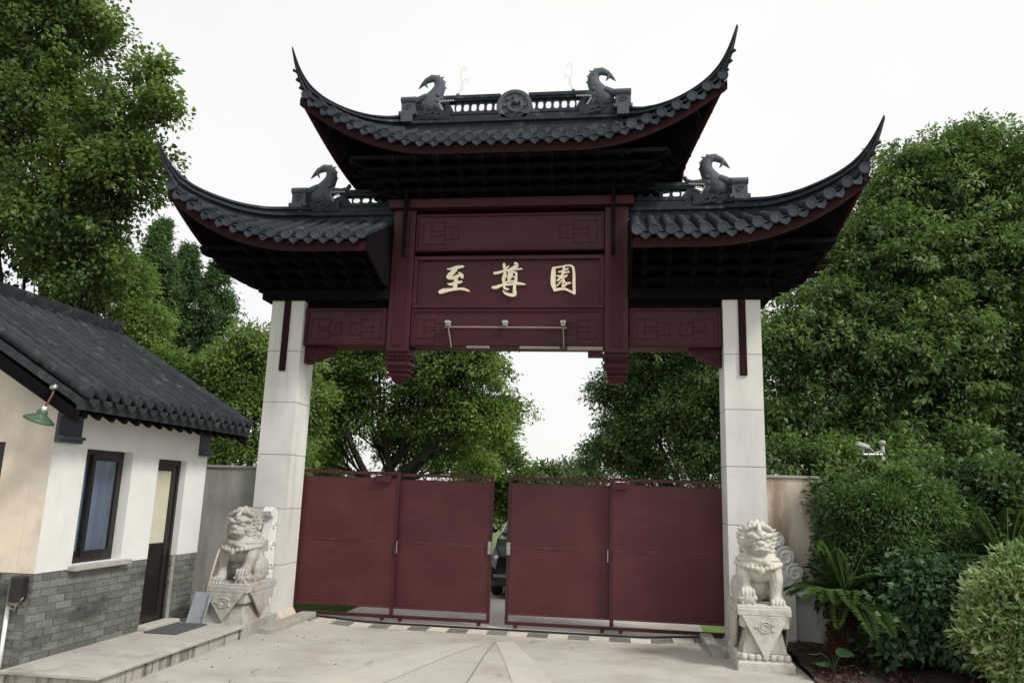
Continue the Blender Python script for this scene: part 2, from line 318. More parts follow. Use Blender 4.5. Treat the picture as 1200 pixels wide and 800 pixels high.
# pale strips radiating over the concrete from the middle of the gateway
def strip(pts):
    q = [bp(px, py, 'z', 0) for px, py in pts]; n = 14; L, Rr = (q[0], q[1]), (q[3], q[2])
    def fn(u, v):
        a = L[0]+(L[1]-L[0])*v; b = Rr[0]+(Rr[1]-Rr[0])*v; p = a+(b-a)*u
        return (p[0], p[1], zroad(p[0], p[1])+.004)
    return MB().grid(fn, 3, n).build('paving_strip', 'strip', road)
strip([(581, 748), (603, 806), (652, 806), (601, 746)])
strip([(540, 750), (330, 812), (420, 812), (566, 751)])
MT['joint'] = mat('dark_joint', (.16, .145, .12), .95, .3, 12)
def joint(pts, wd=.012):
    m = MB(); q = [bp(px, py, 'z', 0) for px, py in pts]
    for a, b in zip(q, q[1:]):
        n = 8; d = nrm(b-a); sd_ = np.array([-d[1], d[0], 0])*wd/2
        m.grid(lambda u, v: tuple((lambda p: (p[0], p[1], zroad(p[0], p[1])+.0055))(a+(b-a)*v+sd_*(2*u-1))), 1, n)
    m.build('expansion_joint', 'joint', road)
joint([(580, 748), (566, 770), (543, 806)], .009)
# checker band of pavers before the track
pm = MB().box(-.122, .122, -.12, .12, -.02, .008); pl, pd = pm.mesh('paver', 'lt'), pm.mesh('paver', 'dt')
for i in range(21):
    x = -2.5+i*.25; inst('paver', pl if i % 2 else pd, road, (x, .24+.01*math.sin(i*2.1), zroad(x, .24)+.002))
m = MB()
for i in range(22): x0 = -2.76+i*.25; m.bar((x0, .46, zroad(x0, .46)+.006), (x0+.25, .46, zroad(x0+.25, .46)+.006), .035, .03)
tag(m.build('gate_track', 'rail', org=(0, .46, -.05)), 'thin dark iron ground rail running under the sliding gates', 'rail')

# ------------------------------------------------------------------ the archway
AW = thing('memorial_archway', 'tall Chinese gateway with white columns, dark red beams and swooping grey tiled roofs', 'archway', (0, YC, 0))
A, W_, D_, HT = 2.77, .46, .47, 4.13
slabs = {}
for s in (-1, 1):
    c = MB().box(min(s*(A+.012), s*(A+W_-.012)), max(s*(A+.012), s*(A+W_-.012)), .012, D_-.012, -.1, HT).build('column', 'grout', AW)
    zj = [-.02, .66, 1.36, 2.05, 2.74, 3.43, HT]
    for k in range(6):
        h = zj[k+1]-zj[k]-.008; zc = (zj[k]+zj[k+1])/2; key = round(h, 3)
        if key not in slabs:
            slabs[key] = (MB().box(-W_/2, W_/2, -.009, .009, -h/2, h/2).mesh('stone_slab', 'slab'), MB().box(-.009, .009, -D_/2+.019, D_/2-.019, -h/2, h/2).mesh('stone_slab', 'slab'))
        xc = s*(A+W_/2)
        for y in (.009, D_-.009): inst('stone_slab', slabs[key][0], c, (xc, y, zc))
        for x in (A+.009, A+W_-.009): inst('stone_slab', slabs[key][1], c, (s*x, D_/2, zc))
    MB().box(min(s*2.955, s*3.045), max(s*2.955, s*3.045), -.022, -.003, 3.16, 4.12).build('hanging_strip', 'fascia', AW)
    MB().box(min(s*1.37, s*1.42), max(s*1.37, s*1.42), -.14, -.10, 4.70, 6.0).build('hanging_strip', 'darkwood', AW)

def frame_panel(m, x0, x1, z0, z1, yf, b=.05, d=.03):     # raised border
    m.box(x0, x1, yf-d, yf+.001, z1-b, z1).box(x0, x1, yf-d, yf+.001, z0, z0+b).box(x0, x0+b, yf-d, yf+.001, z0+b, z1-b).box(x1-b, x1, yf-d, yf+.001, z0+b, z1-b)
def fret(m, x, z, s, yf, u=.036, t=.0055):                   # a squared key-fret motif; s = direction it opens
    segs = [((0,0),(0,5)), ((0,5),(5,5)), ((5,5),(5,3)), ((5,3),(2,3)), ((2,3),(2,4)), ((0,0),(5,0)), ((5,0),(5,2)), ((5,2),(2,2)), ((2,2),(2,1)), ((5,4),(8,4)), ((8,4),(8,1)), ((8,1),(5,1)), ((6.5,3),(6.5,2))]
    for (a, b), (c, d) in segs:
        xa, xb = sorted((x+s*a*u, x+s*c*u)); za, zb = sorted((z+b*u, z+d*u))
        m.box(xa-.006, xb+.006, yf-t, yf+.002, za-.006, zb+.006)
# side beams (column to hanging post)
for s in (-1, 1):
    x0, x1 = sorted((s*1.60, s*2.765))
    b = MB().box(x0, x1, .06, .42, 3.52, 4.04).build('side_beam', 'red', AW, bevel=.008)
    m = MB(); frame_panel(m, x0+.02, x1-.02, 3.53, 4.03, .06, .035, .02)
    for e in (1, -1):
        fret(m, (x0+.10) if e > 0 else (x1-.10), 3.62, e, .06, .052); 
    m.build('carving', 'redcarve', b)
    x0, x1 = sorted((s*1.60, s*3.36))
    MB().box(x0, x1, -.06, .54, 4.131, 4.27).build('plate_beam', 'darkwood', AW, bevel=.01)
    MB().box(x0, min(x1, 2.76) if s > 0 else x1, .1, .38, 4.041, 4.13).build('beam_filler', 'darkwood', AW) if s > 0 else MB().box(max(x0, -2.76), x1, .1, .38, 4.041, 4.13).build('beam_filler', 'darkwood', AW)
    # carved corner bracket below the beam end
    pol = [(2.765, 3.519), (2.36, 3.519), (2.38, 3.45), (2.44, 3.44), (2.47, 3.40), (2.55, 3.38), (2.58, 3.34), (2.66, 3.33), (2.69, 3.30), (2.765, 3.29)]
    q = MB().prism(pol, lambda x, z: (s*x, .14, z), lambda x, z: (s*x, .30, z)).build('corner_bracket', 'redcarve', AW)
    m = MB()
    for (cx, cz, rr) in ((2.48, 3.465, .03), (2.58, 3.44, .04), (2.69, 3.42, .05), (2.70, 3.34, .03), (2.62, 3.49, .02)):
        ring = [(s*(cx+rr*math.cos(t/10*6.283)), .137, cz+rr*math.sin(t/10*6.283)) for t in range(11)]; m.tube(ring, .010, 5)
    m.build('carving', 'redcarve', q)
    # hanging post with pendant
    xp = s*1.44
    p = MB().box(xp-.155, xp+.155, .02, .44, 3.44, 5.42).build('hanging_post', 'red', AW, bevel=.012)
    MB().box(xp-.075, xp+.075, .005, .021, 3.52, 5.36).build('post_fillet', 'redcarve', p)
    m = MB(); z = 3.439
    for (w0, w1, dz) in ((.35, .35, .05), (.30, .27, .03), (.27, .33, .07), (.33, .33, .025), (.29, .25, .05), (.25, .21, .07), (.24, .24, .02), (.20, .15, .06)):
        m.frustum((xp, .23), w1, w1, z-dz, w0, w0, z); z -= dz
    pn = m.build('pendant', 'redcarve', p)
    m = MB()
    for zz, ww in ((3.36, .30), (3.205, .26), (3.14, .235)):
        for k in range(8):
            xx = xp-ww/2+ww*(k+.5)/8; m.box(xx-.011, xx+.011, .23-ww/2-.022, .23-ww/2+.01, zz-.02, zz+.02); m.box(xp+ww/2-.01, xp+ww/2+.022, .23-ww/2+ww*(k+.5)/8-.011, .23-ww/2+ww*(k+.5)/8+.011, zz-.02, zz+.02) 
    m.build('pendant_carving', 'redcarve', pn)['kind'] = 'stuff'
# centre bay
X1 = 1.284
b = MB().box(-X1, X1, .06, .42, 3.52, 4.03).build('lower_beam', 'red', AW, bevel=.008)
m = MB(); frame_panel(m, -X1+.01, X1-.01, 3.53, 4.02, .06, .035, .018)
for e in (1, -1): fret(m, -e*(X1-.09), 3.63, e, .06, .05)
m.build('carving', 'redcarve', b)
board = MB().box(-X1, X1, .09, .38, 4.035, 4.76).build('name_board', 'red', AW)
m = MB(); frame_panel(m, -X1, X1, 4.036, 4.76, .09, .055, .04); m.build('board_frame', 'red', board, bevel=.006)
MB().box(-X1, X1, .16, .34, 4.761, 4.825).build('shadow_gap', 'darkwood', AW)
up = MB().box(-X1, X1, .06, .42, 4.826, 5.36).build('upper_panel', 'red', AW, bevel=.008)
m = MB(); frame_panel(m, -X1+.01, X1-.01, 4.836, 5.35, .06, .03, .02)
for e in (1, -1): fret(m, -e*(X1-.10), 4.93, e, .06, .062)
m.build('carving', 'redcarve', up)
MB().box(-X1, X1, .1, .38, 5.361, 5.42).build('beam_filler', 'darkwood', AW)
MB().box(-1.66, 1.66, -.05, .53, 5.421, 5.55).build('top_plate', 'redcarve', AW, bevel=.01)

# brush-written characters on the board
def brush(chars):
    for (ox, oy, sc, strokes) in chars:
        m = MB()
        for si, st in enumerate(strokes):
            # resample smoothly
            P = np.array(st, float); n = len(P); Q = []
            for i in range(n-1):
                p0, p1, p2, p3 = P[max(i-1, 0)], P[i], P[i+1], P[min(i+2, n-1)]
                for k in range(5):
                    t = k/5; Q.append(.5*((2*p1)+(-p0+p2)*t+(2*p0-5*p1+4*p2-p3)*t*t+(-p0+3*p1-3*p2+p3)*t**3))
            Q.append(P[-1]); Q = np.array(Q); xy, wd = Q[:, :2], Q[:, 2]
            T = np.gradient(xy, axis=0); T = nrm(T); Nn = np.stack([-T[:, 1], T[:, 0]], 1)
            L = xy+Nn*wd[:, None]/2; R_ = xy-Nn*wd[:, None]/2
            c0 = [xy[0]+(-T[0]*math.cos(a)+Nn[0]*math.sin(a))*wd[0]/2 for a in (-.9, -.3, .3, .9)]
            c1 = [xy[-1]+(T[-1]*math.cos(a)+Nn[-1]*math.sin(a))*wd[-1]/2 for a in (.9, .3, -.3, -.9)]
            d = .068-.0016*si
            def w3(p, y): q = bp(ox+p[0]*sc, oy+p[1]*sc, 'y', .07); return (q[0], y, q[2])
            nseg = len(xy)
            vs = [w3(p, d) for p in L]+[w3(p, d) for p in R_]+[w3(p, .091) for p in L]+[w3(p, .091) for p in R_]
            fs = []
            for i in range(nseg-1):
                fs += [(i, i+1, nseg+i+1, nseg+i), (i, 2*nseg+i, 2*nseg+i+1, i+1), (nseg+i, nseg+i+1, 3*nseg+i+1, 3*nseg+i)]
            m.add(vs, fs)
            for cap, a, bb in ((c0, R_[0], L[0]), (c1, L[-1], R_[-1])):
                pol = [a]+list(cap)+[bb] if cap is c1 else [a]+list(cap)+[bb]
                k = len(pol); m.add([w3(p, d) for p in pol]+[w3(p, .091) for p in pol], [tuple(range(k))]+[(i, i+k, i+1+k, i+1) for i in range(k-1)])
        m.build('character', 'gold', board)
brush([
 (510, 305, .05624, [[(255,180,26),(330,178,44),(450,146,66),(578,128,44)], [(430,170,84),(375,240,92),(290,325,92),(285,372,60)], [(265,350,70),(370,368,66),(485,322,56)],
   [(495,262,36),(548,312,80),(562,350,60)], [(448,330,58),(428,450,74),(412,592,84)], [(270,492,26),(330,502,56),(450,468,66),(552,446,36)], [(108,662,78),(165,642,90),(300,616,68),(480,598,46),(600,602,52),(700,640,36)]]),
 (572, 302, .0625, [[(300,120,50),(305,170,58),(325,240,50)], [(385,158,22),(335,196,34)], [(518,112,66),(532,150,70),(450,202,50),(370,230,36)], [(120,290,46),(180,282,46),(320,246,40),(480,218,34),(630,210,28)],
   [(320,300,60),(292,400,66),(300,470,50)], [(400,262,48),(396,330,52),(382,430,42)], [(452,260,40),(440,330,42),(412,400,36)], [(420,272,26),(520,278,38),(527,340,44),(520,460,50)], [(320,362,30),(440,352,28),(500,372,22)],
   [(290,480,36),(380,456,28),(500,436,28)], [(92,560,46),(160,556,60),(260,518,44),(420,500,40),(560,486,50),(690,502,22)], [(500,480,54),(496,600,58),(494,690,70),(420,702,54),(330,670,46),(280,622,16)], [(300,512,32),(315,580,44),(385,592,26)]]),
 (636, 302, .0625, [[(205,200,64),(200,300,88),(196,480,92),(230,604,56)], [(200,192,36),(350,166,26),(500,142,30),(572,182,46)], [(572,182,44),(586,300,48),(586,480,54),(592,664,56)], [(222,612,46),(300,590,48),(420,586,42),(500,622,38),(600,670,38)],
   [(400,172,46),(390,240,46),(372,330,56),(385,440,46),(376,560,46)], [(300,266,22),(370,250,28),(470,206,32)], [(380,292,26),(490,266,28)], [(272,342,26),(350,352,36)], [(350,362,46),(282,430,36)], [(402,370,28),(452,336,32)], [(360,432,28),(265,530,20)], [(380,420,36),(430,480,32),(520,476,28)], [(482,472,22),(400,542,26)]])])

# conduit with spot fittings on the lower beam
m = MB().tube([bp(521, 383, 'y', .0), bp(664, 384, 'y', .0)], .012, 8)
cd = m.build('conduit', 'conduit', AW)
for px in (525, 592, 660):
    q = bp(px, 381, 'y', .0)
    MB().box(q[0]-.035, q[0]+.035, -.05, .03, q[2]+.02, q[2]+.055).box(q[0]-.028, q[0]+.028, -.03, .03, q[2]-.01, q[2]+.02).build('spot_fitting', 'lampw', cd, bevel=.004)
for px, dx in ((525, .05), (660, .01)):
    q = bp(px, 383, 'y', .0); MB().tube([(q[0], 0, q[2]), (q[0]+dx*.6, .02, q[2]-.15), (q[0]+dx, .03, 3.50)], .009, 6).build('cable', 'conduit', cd)
for xa, xb, za in ((.2, .72, 3.485), (-.5, -.2, 3.49), (.82, 1.27, 3.47)): MB().box(xa, xb, .0, .05, za, 3.515).build('cable_tray', 'conduit', cd)
MB().box(1.08, 1.27, .05, .2, 3.40, 3.468).build('junction_box', 'redcarve', AW)

# ------------------------------------------------------------------ curved tiled roofs
SP = .182
disc_m = MB().lathe([(.060, .03), (.068, .02), (.068, -.010), (.060, -.016), (.050, -.008), (.0, -.008)], (0, 0, 0), 16, 'y').mesh('eave_disc', 'disc')
drip_m = MB().prism([(-.07, .0), (-.035, -.016), (0, -.024), (.035, -.016), (.07, .0), (.058, -.055), (0, -.10), (-.058, -.055)], lambda x, z: (x, -.012, z), lambda x, z: (x, .008, z)).mesh('drip_tile', 'disc')
class Roof:
    def __init__(s, xin, xr, x1, xc, xs0, D, dD, ze0, L, p, m, zs0, sides):
        s.__dict__.update(locals()); s.Dc = D+dD; s.zc = ze0+L
    def eave(s, ax):                                 # |x| -> y offset from YC, z
        t = max(0, min(1.05, (ax-s.x1)/(s.xc-s.x1))); return -(s.D+s.dD*t*t), s.ze0+s.L*t**s.p
    def hipw(s, ax): return 0 if ax <= s.xr else -s.Dc*(ax-s.xr)/(s.xc-s.xr)
    def top(s, ax):                                  # end of the slope at |x|
        we, ze = s.eave(ax); wh = s.hipw(ax); q = max(0, min(1, (ax-s.xr)/(s.xc-s.xr))); return wh, ze+(s.m-s.m*.5*q)*(wh-we)
    def seave(s, w):                                 # side eave at depth offset w
        t = min(1, abs(w)/s.Dc); return s.xs0+(s.xc-s.xs0)*t*t, s.zs0+(s.zc-s.zs0)*t**2.2
    def stop(s, w):
        x = s.xr+(s.xc-s.xr)*min(1, abs(w)/s.Dc); return x, s.top(x)[1]
UP = Roof(-2.80, 1.5, .9, 2.80, 2.32, .86, .06, 6.14, .74, 2.05, .58, 6.05, (-1, 1))
LO = Roof(1.605, 2.8, 2.3, 4.27, 3.93, 1.22, .11, 4.72, .70, 2.5, .50, 4.68, (1,))
REAR = {'upper_roof': Roof(-2.36, 1.5, 1.2, 2.36, 2.32, .86, .0, 6.14, .10, 2.05, .58, 6.05, (-1, 1))}
def tube_row(P0, P1, r=.056):
    m = MB(); P0, P1 = np.array(P0), np.array(P1); L = np.linalg.norm(P1-P0); n = max(1, int(round(L/.17))); pts = []; rad = []
    for k in range(n):
        for t, rr in ((0, r*1.10), (.97, r*.94)): pts.append(P0+(P1-P0)*(k+t)/n); rad.append(rr)
    return m.tube(pts, rad, 8)
def build_roof(R_, sg, rname):
    # sg = +1 / -1 mirrors a side roof; 0 = the two-sided upper roof
    xsgn = (lambda x: x) if sg >= 0 else (lambda x: -x)
    full = sg == 0
    RB = REAR.get(rname, R_)                         # the rear slope
    xsq = lambda Q: np.linspace(-Q.xc if full else Q.xin, Q.xc, 49 if full else 33)
    dk = MB(); top_dk = dk; sfm = MB()
    for off, dk in ((-.02, dk), (-.15, sfm)):
        for fb, Q in ((1, R_), (-1, RB)):
            xs_ = xsq(Q)
            def fn(u, v):
                x = xs_[int(round(u*(len(xs_)-1)))]; we, ze = Q.eave(abs(x)); wh, zh = Q.top(abs(x))
                wa = we if off > -.1 else we+.05
                return (xsgn(x), YC+fb*(wa+(wh-wa)*v), ze+(zh-ze)*v+off)
            dk.grid(fn, len(xs_)-1, 6)
            for sd in ((-1, 1) if full else (1,)):
                def fs(u, v):
                    w = -Q.Dc*u; x0, z0 = Q.seave(w); x1_, z1 = Q.stop(w)
                    x0 = x0 if off > -.1 else x0-.05
                    return (xsgn(sd*(x0+(x1_-x0)*v)), YC+fb*w, z0+(z1-z0)*v+off)
                dk.grid(fs, 12, 6)
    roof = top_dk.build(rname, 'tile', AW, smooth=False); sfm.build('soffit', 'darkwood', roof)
    if not full:                                    # board closing the inner end against the post
        x = R_.xin-.004; we, ze = R_.eave(x); zr = R_.top(x)[1]
        MB().prism([(YC+we+.03, ze-.03), (YC, zr-.02), (YC-we-.03, ze-.03), (YC-we-.03, ze-.21), (YC+.5, 4.30), (YC-.5, 4.30), (YC+we+.03, ze-.21)], lambda a, b: (xsgn(x), a, b), lambda a, b: (xsgn(x+.03), a, b)).build('end_board', 'darkwood', roof)
    # fascia under the tiles
    fm = MB(); n = 60
    for fb, Q in ((1, R_), (-1, RB)):
        ring = []; xs_ = xsq(Q)
        for i in range(n+1):
            x = xs_[0]+(Q.xc-xs_[0])*i/n; we, ze = Q.eave(abs(x)); y = YC+fb*(we+.045); X = xsgn(x)
            ring.append([(X, y-.012*fb, ze-.075), (X, y+.02*fb, ze-.075), (X, y+.02*fb, ze-.20), (X, y-.012*fb, ze-.20)])
        fm.sweep(ring)
    for sd in ((-1, 1) if full else (1,)):
        ring = []
        for i in range(41):
            w = -R_.Dc+(R_.Dc+RB.Dc)*i/40; x, z = (R_ if w < 0 else RB).seave(w); x -= .05
            ring.append([(xsgn(sd*(x+.012)), YC+w, z-.075), (xsgn(sd*(x-.02)), YC+w, z-.075), (xsgn(sd*(x-.02)), YC+w, z-.20), (xsgn(sd*(x+.012)), YC+w, z-.20)])
        fm.sweep(ring)
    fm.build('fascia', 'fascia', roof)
    # rafters under the deck, too many and too dark to tell apart
    rm = MB()
    # tiles
    for fb, Q in ((1, R_), (-1, RB)):
        x0 = -Q.xc+.10 if full else Q.xin+.07; nrow = int((Q.xc-.06-x0)/SP)+1; dx = (Q.xc-.06-x0)/(nrow-1)
        for i in range(nrow):
            x = x0+i*dx; we, ze = Q.eave(abs(x)); wh, zh = Q.top(abs(x)); X = xsgn(x)
            e = .02; ta = math.atan2(Q.eave(abs(x)+e)[1]-Q.eave(abs(x)-e)[1], 2*e)*(1 if x > 0 else -1)*(1 if sg >= 0 else -1)
            P0 = (X, YC+fb*we, ze); P1 = (X, YC+fb*wh, zh)
            if abs(wh-we) > .08: tube_row(P0, P1).build('cover_tile_row', 'tile', roof, smooth=True)
            rt = Euler((0, -ta if fb > 0 else ta, 0 if fb > 0 else math.pi), 'XYZ')
            inst('eave_disc', disc_m, roof, (X, YC+fb*(we-.022), ze), rt)
            if x+dx/2 < Q.xc:
                w2, z2 = Q.eave(abs(x+dx/2)); inst('drip_tile', drip_m, roof, (xsgn(x+dx/2), YC+fb*(w2-.006), z2-.022), rt)
            rm.bar((X, YC+fb*(we+.06), ze-.175), (X, YC+fb*(wh-.05 if abs(wh-we) > .2 else wh), zh-.175), .05, .05)
    wt = R_.Dc+RB.Dc-.2; ns = int(wt/SP)
    for sd in ((-1, 1) if full else (1,)):
        for i in range(ns+1):
            w = -(R_.Dc-.10)+wt*i/ns; Q = R_ if w < 0 else RB; xe, z = Q.seave(w); x1_, z1 = Q.stop(w); S = sd*(1 if sg >= 0 else -1)
            if abs(xe-x1_) > .08: tube_row((S*xe, YC+w, z), (S*x1_, YC+w, z1)).build('cover_tile_row', 'tile', roof, smooth=True)
            e = .02; ta = math.atan2(Q.seave(w+e)[1]-Q.seave(w-e)[1], 2*e)
            rt = Euler((0, -ta*S, S*math.pi/2), 'XYZ')
            inst('eave_disc', disc_m, roof, (S*(xe+.012), YC+w, z), rt)
            if i < ns:
                w2 = w+wt/ns/2; x2, z2 = (R_ if w2 < 0 else RB).seave(w2); inst('drip_tile', drip_m, roof, (S*(x2+.006), YC+w2, z2-.022), rt)
            rm.bar((S*(xe-.06), YC+w, z-.175), (S*(x1_+.03), YC+w, z1-.175), .05, .05)
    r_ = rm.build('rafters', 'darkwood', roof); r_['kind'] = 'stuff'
    return roof
def lerp_tab(t, tab):
    for (a, b), (c, d) in zip(tab, tab[1:]):
        if t <= c: return b+(d-b)*(t-a)/(c-a)
    return tab[-1][1]
def smooth_tab(tab, n=40):
    t = np.array([a for a, b in tab]); z = np.array([b for a, b in tab]); tt = np.linspace(t[0], t[-1], n)
    zz = np.interp(tt, t, z)
    for _ in range(3): zz[1:-1] = (zz[:-2]+2*zz[1:-1]+zz[2:])/4
    return tt, zz
def hip_ridge(roof, R_, tipx, tipw, tab, S, fb):
    if fb < 0: tab = [(a, b-.10*a*a) for a, b in tab if a < .93]      # the rear corners rise less
    tt, zz = smooth_tab(tab, 44); rings = []
    cx_ = (R_.xc-R_.xr)/(tipx-R_.xr)
    for t, z in zip(tt, zz):
        ax = R_.xr+(tipx-R_.xr)*t; ww = tipw*t
        if ax <= R_.xc-.05: zb = R_.top(ax)[1]-.03
        else: zb = None
        if zb is None or t > .86:
            q = (t-.86)/(1.0-.86); zb0 = R_.top(min(ax, R_.xc))[1]-.03; zb = zb0+(z-.035-zb0)*max(0, min(1, q))**.75
        h = max(.03, z-zb); wd = .075*(1 if t < .6 else 1-.72*((t-.6)/.4)**1.2)
        d = Vector((S*(tipx-R_.xr), fb*tipw)).normalized(); nx, ny = -d.y, d.x
        cs = [(-1, 0), (-1, .22), (-.45, .27), (-.45, .44), (-1.1, .48), (-1.1, .64), (-.4, .69), (-.4, .78), (-.85, .81), (-.85, .92), (-.35, 1), (.35, 1), (.85, .92), (.85, .81), (.4, .78), (.4, .69), (1.1, .64), (1.1, .48), (.45, .44), (.45, .27), (1, .22), (1, 0)]
        rings.append([(S*ax+nx*a*wd, YC+fb*ww+ny*a*wd, zb+h*b) for a, b in cs])
    o = MB().sweep(rings).build('hip_ridge', 'ridge', roof)
    # stepped tile noses under the tip
    m = MB()
    for k in range(3 if fb > 0 else 0):
        t = .885+.03*k; z = float(np.interp(t, tt, zz)); ax = R_.xr+(tipx-R_.xr)*t
        q = (t-.86)/.14; zb0 = R_.top(min(ax, R_.xc))[1]-.03; zb = zb0+(z-.035-zb0)*q**.75
        r = .036-.006*k; m.tube([(S*(ax-.05), YC+fb*(tipw*t+.04), zb-.01), (S*(ax+.05), YC+fb*(tipw*t-.035), zb+.035)], r, 8, sq=(1, .6))
    if fb > 0: m.build('corner_tiles', 'tile', roof)
    return o
TABU = [(0, 6.93), (.07, 6.92), (.2, 6.83), (.35, 6.775), (.48, 6.765), (.6, 6.785), (.70, 6.835), (.785, 6.905), (.86, 7.02), (.92, 7.15), (.96, 7.30), (1.0, 7.47)]
TABL = [(0, 5.56), (.1, 5.52), (.2, 5.47), (.33, 5.40), (.46, 5.375), (.56, 5.38), (.66, 5.41), (.75, 5.455), (.83, 5.53), (.89, 5.63), (.94, 5.75), (.97, 5.85), (1.0, 5.97)]
up_roof = build_roof(UP, 0, 'upper_roof'); lo_l = build_roof(LO, -1, 'side_roof'); lo_r = build_roof(LO, 1, 'side_roof')
for S in (-1, 1):
    for fb in (1, -1):
        if fb > 0: hip_ridge(up_roof, UP, 2.92, -1.02, TABU, S, fb)
        else: hip_ridge(up_roof, REAR['upper_roof'], 2.42, -.92, [(0, 6.88), (.3, 6.72), (.6, 6.58), (.85, 6.50), (1, 6.48)], S, fb)
        hip_ridge(lo_r if S > 0 else lo_l, LO, 4.43, -1.42, TABL, S, fb)

# main ridges with pierced band
def ridge_section(x0, x1, zb, h1):
    cs = [(-.16, -.08), (-.16, .05), (-.10, .07), (-.10, .13), (-.14, .15), (-.14, .19), (-.09, .21), (-.09, h1), (.09, h1), (.09, .21), (.14, .19), (.14, .15), (.10, .13), (.10, .07), (.16, .05), (.16, -.08)]
    return MB().sweep([[(x, YC+a, zb+b) for a, b in cs] for x in (x0, x1)])
rdg = ridge_section(-1.52, 1.52, 6.60, .27).build('main_ridge', 'ridge', up_roof)
def pierced(par, xa, xb, z0, z1, n, slant_out, S):
    # pierced band between xa (inner) and xb (outer), outer end slanting
    zc0, zc1 = z0+.08, z1-.09
    m = MB(); y0, y1 = YC-.06, YC+.06
    def quad(pts): m.prism(pts, lambda x, z: (S*x, y0, z), lambda x, z: (S*x, y1, z))
    quad([(xa, z0), (xb, z0), (xb+.03, zc0), (xa, zc0)]); quad([(xa, zc1), (xb+.10, zc1), (xb+.14, z1), (xa, z1)])
    quad([(xb-.06, zc0+.0005), (xb+.03, zc0+.0005), (xb+.10, zc1-.0005), (xb+.02, zc1-.0005)]); 
    y0, y1 = YC-.045, YC+.045; quad([(xb+.02, z0), (xb+.34, z0), (xb+.30, zc0+.04), (xb+.20, zc0+.07), (xb+.13, zc1), (xb+.09, zc1), (xb+.025, zc0)]); y0, y1 = YC-.06, YC+.06
    o = m.build('pierced_band', 'ridge', par)
    fr = MB()
    for zz, xe in ((z0+.035, xb), (z1-.045, xb+.10)): fr.box(min(S*xa, S*xe), max(S*xa, S*xe), y0-.018, y0-.001, zz-.014, zz+.014)
    fr.build('band_moulding', 'ridge', o)
    r = (zc1-zc0)/2; step = (xb-.06-xa)/n
    for k in range(n):
        cx_ = xa+step*(k+.5); ring = [(S*(cx_+step*.46*math.cos(t/12*6.2832)), YC, (zc0+zc1)/2+r*.98*math.sin(t/12*6.2832)) for t in range(13)]
        MB().tube(ring, .014, 6).build('ring_tile', 'orn', o, smooth=True)
for S in (-1, 1): pierced(rdg, .20, .93, 6.871, 7.205, 6, 1, S)
md = MB().lathe([(.0, -.07), (.185, -.07), (.20, -.09), (.242, -.09), (.255, -.07), (.255, .07), (.22, .08), (0, .08)], (0, YC, 7.0), 32, 'y').build('medallion', 'orn', rdg)
m = MB()
for k in range(3):
    pts = [(math.cos(a)*(.05+.03*k), YC-.08, 7.0+math.sin(a)*(.05+.035*k)) for a in np.linspace(.6+k*2, 4.2+k*2, 9)]; m.tube(pts, [.016, .024, .028, .03, .028, .024, .02, .015, .008], 7)
for a in np.linspace(0, 6.28, 9)[:-1]: m.ell((.14*math.cos(a), YC-.075, 7.0+.14*math.sin(a)), (.03, .02, .02), 8, 6)
m.ell((.02, YC-.1, 7.05), (.05, .035, .045), 10, 7); m.build('dragon_relief', 'orn', md, smooth=True)

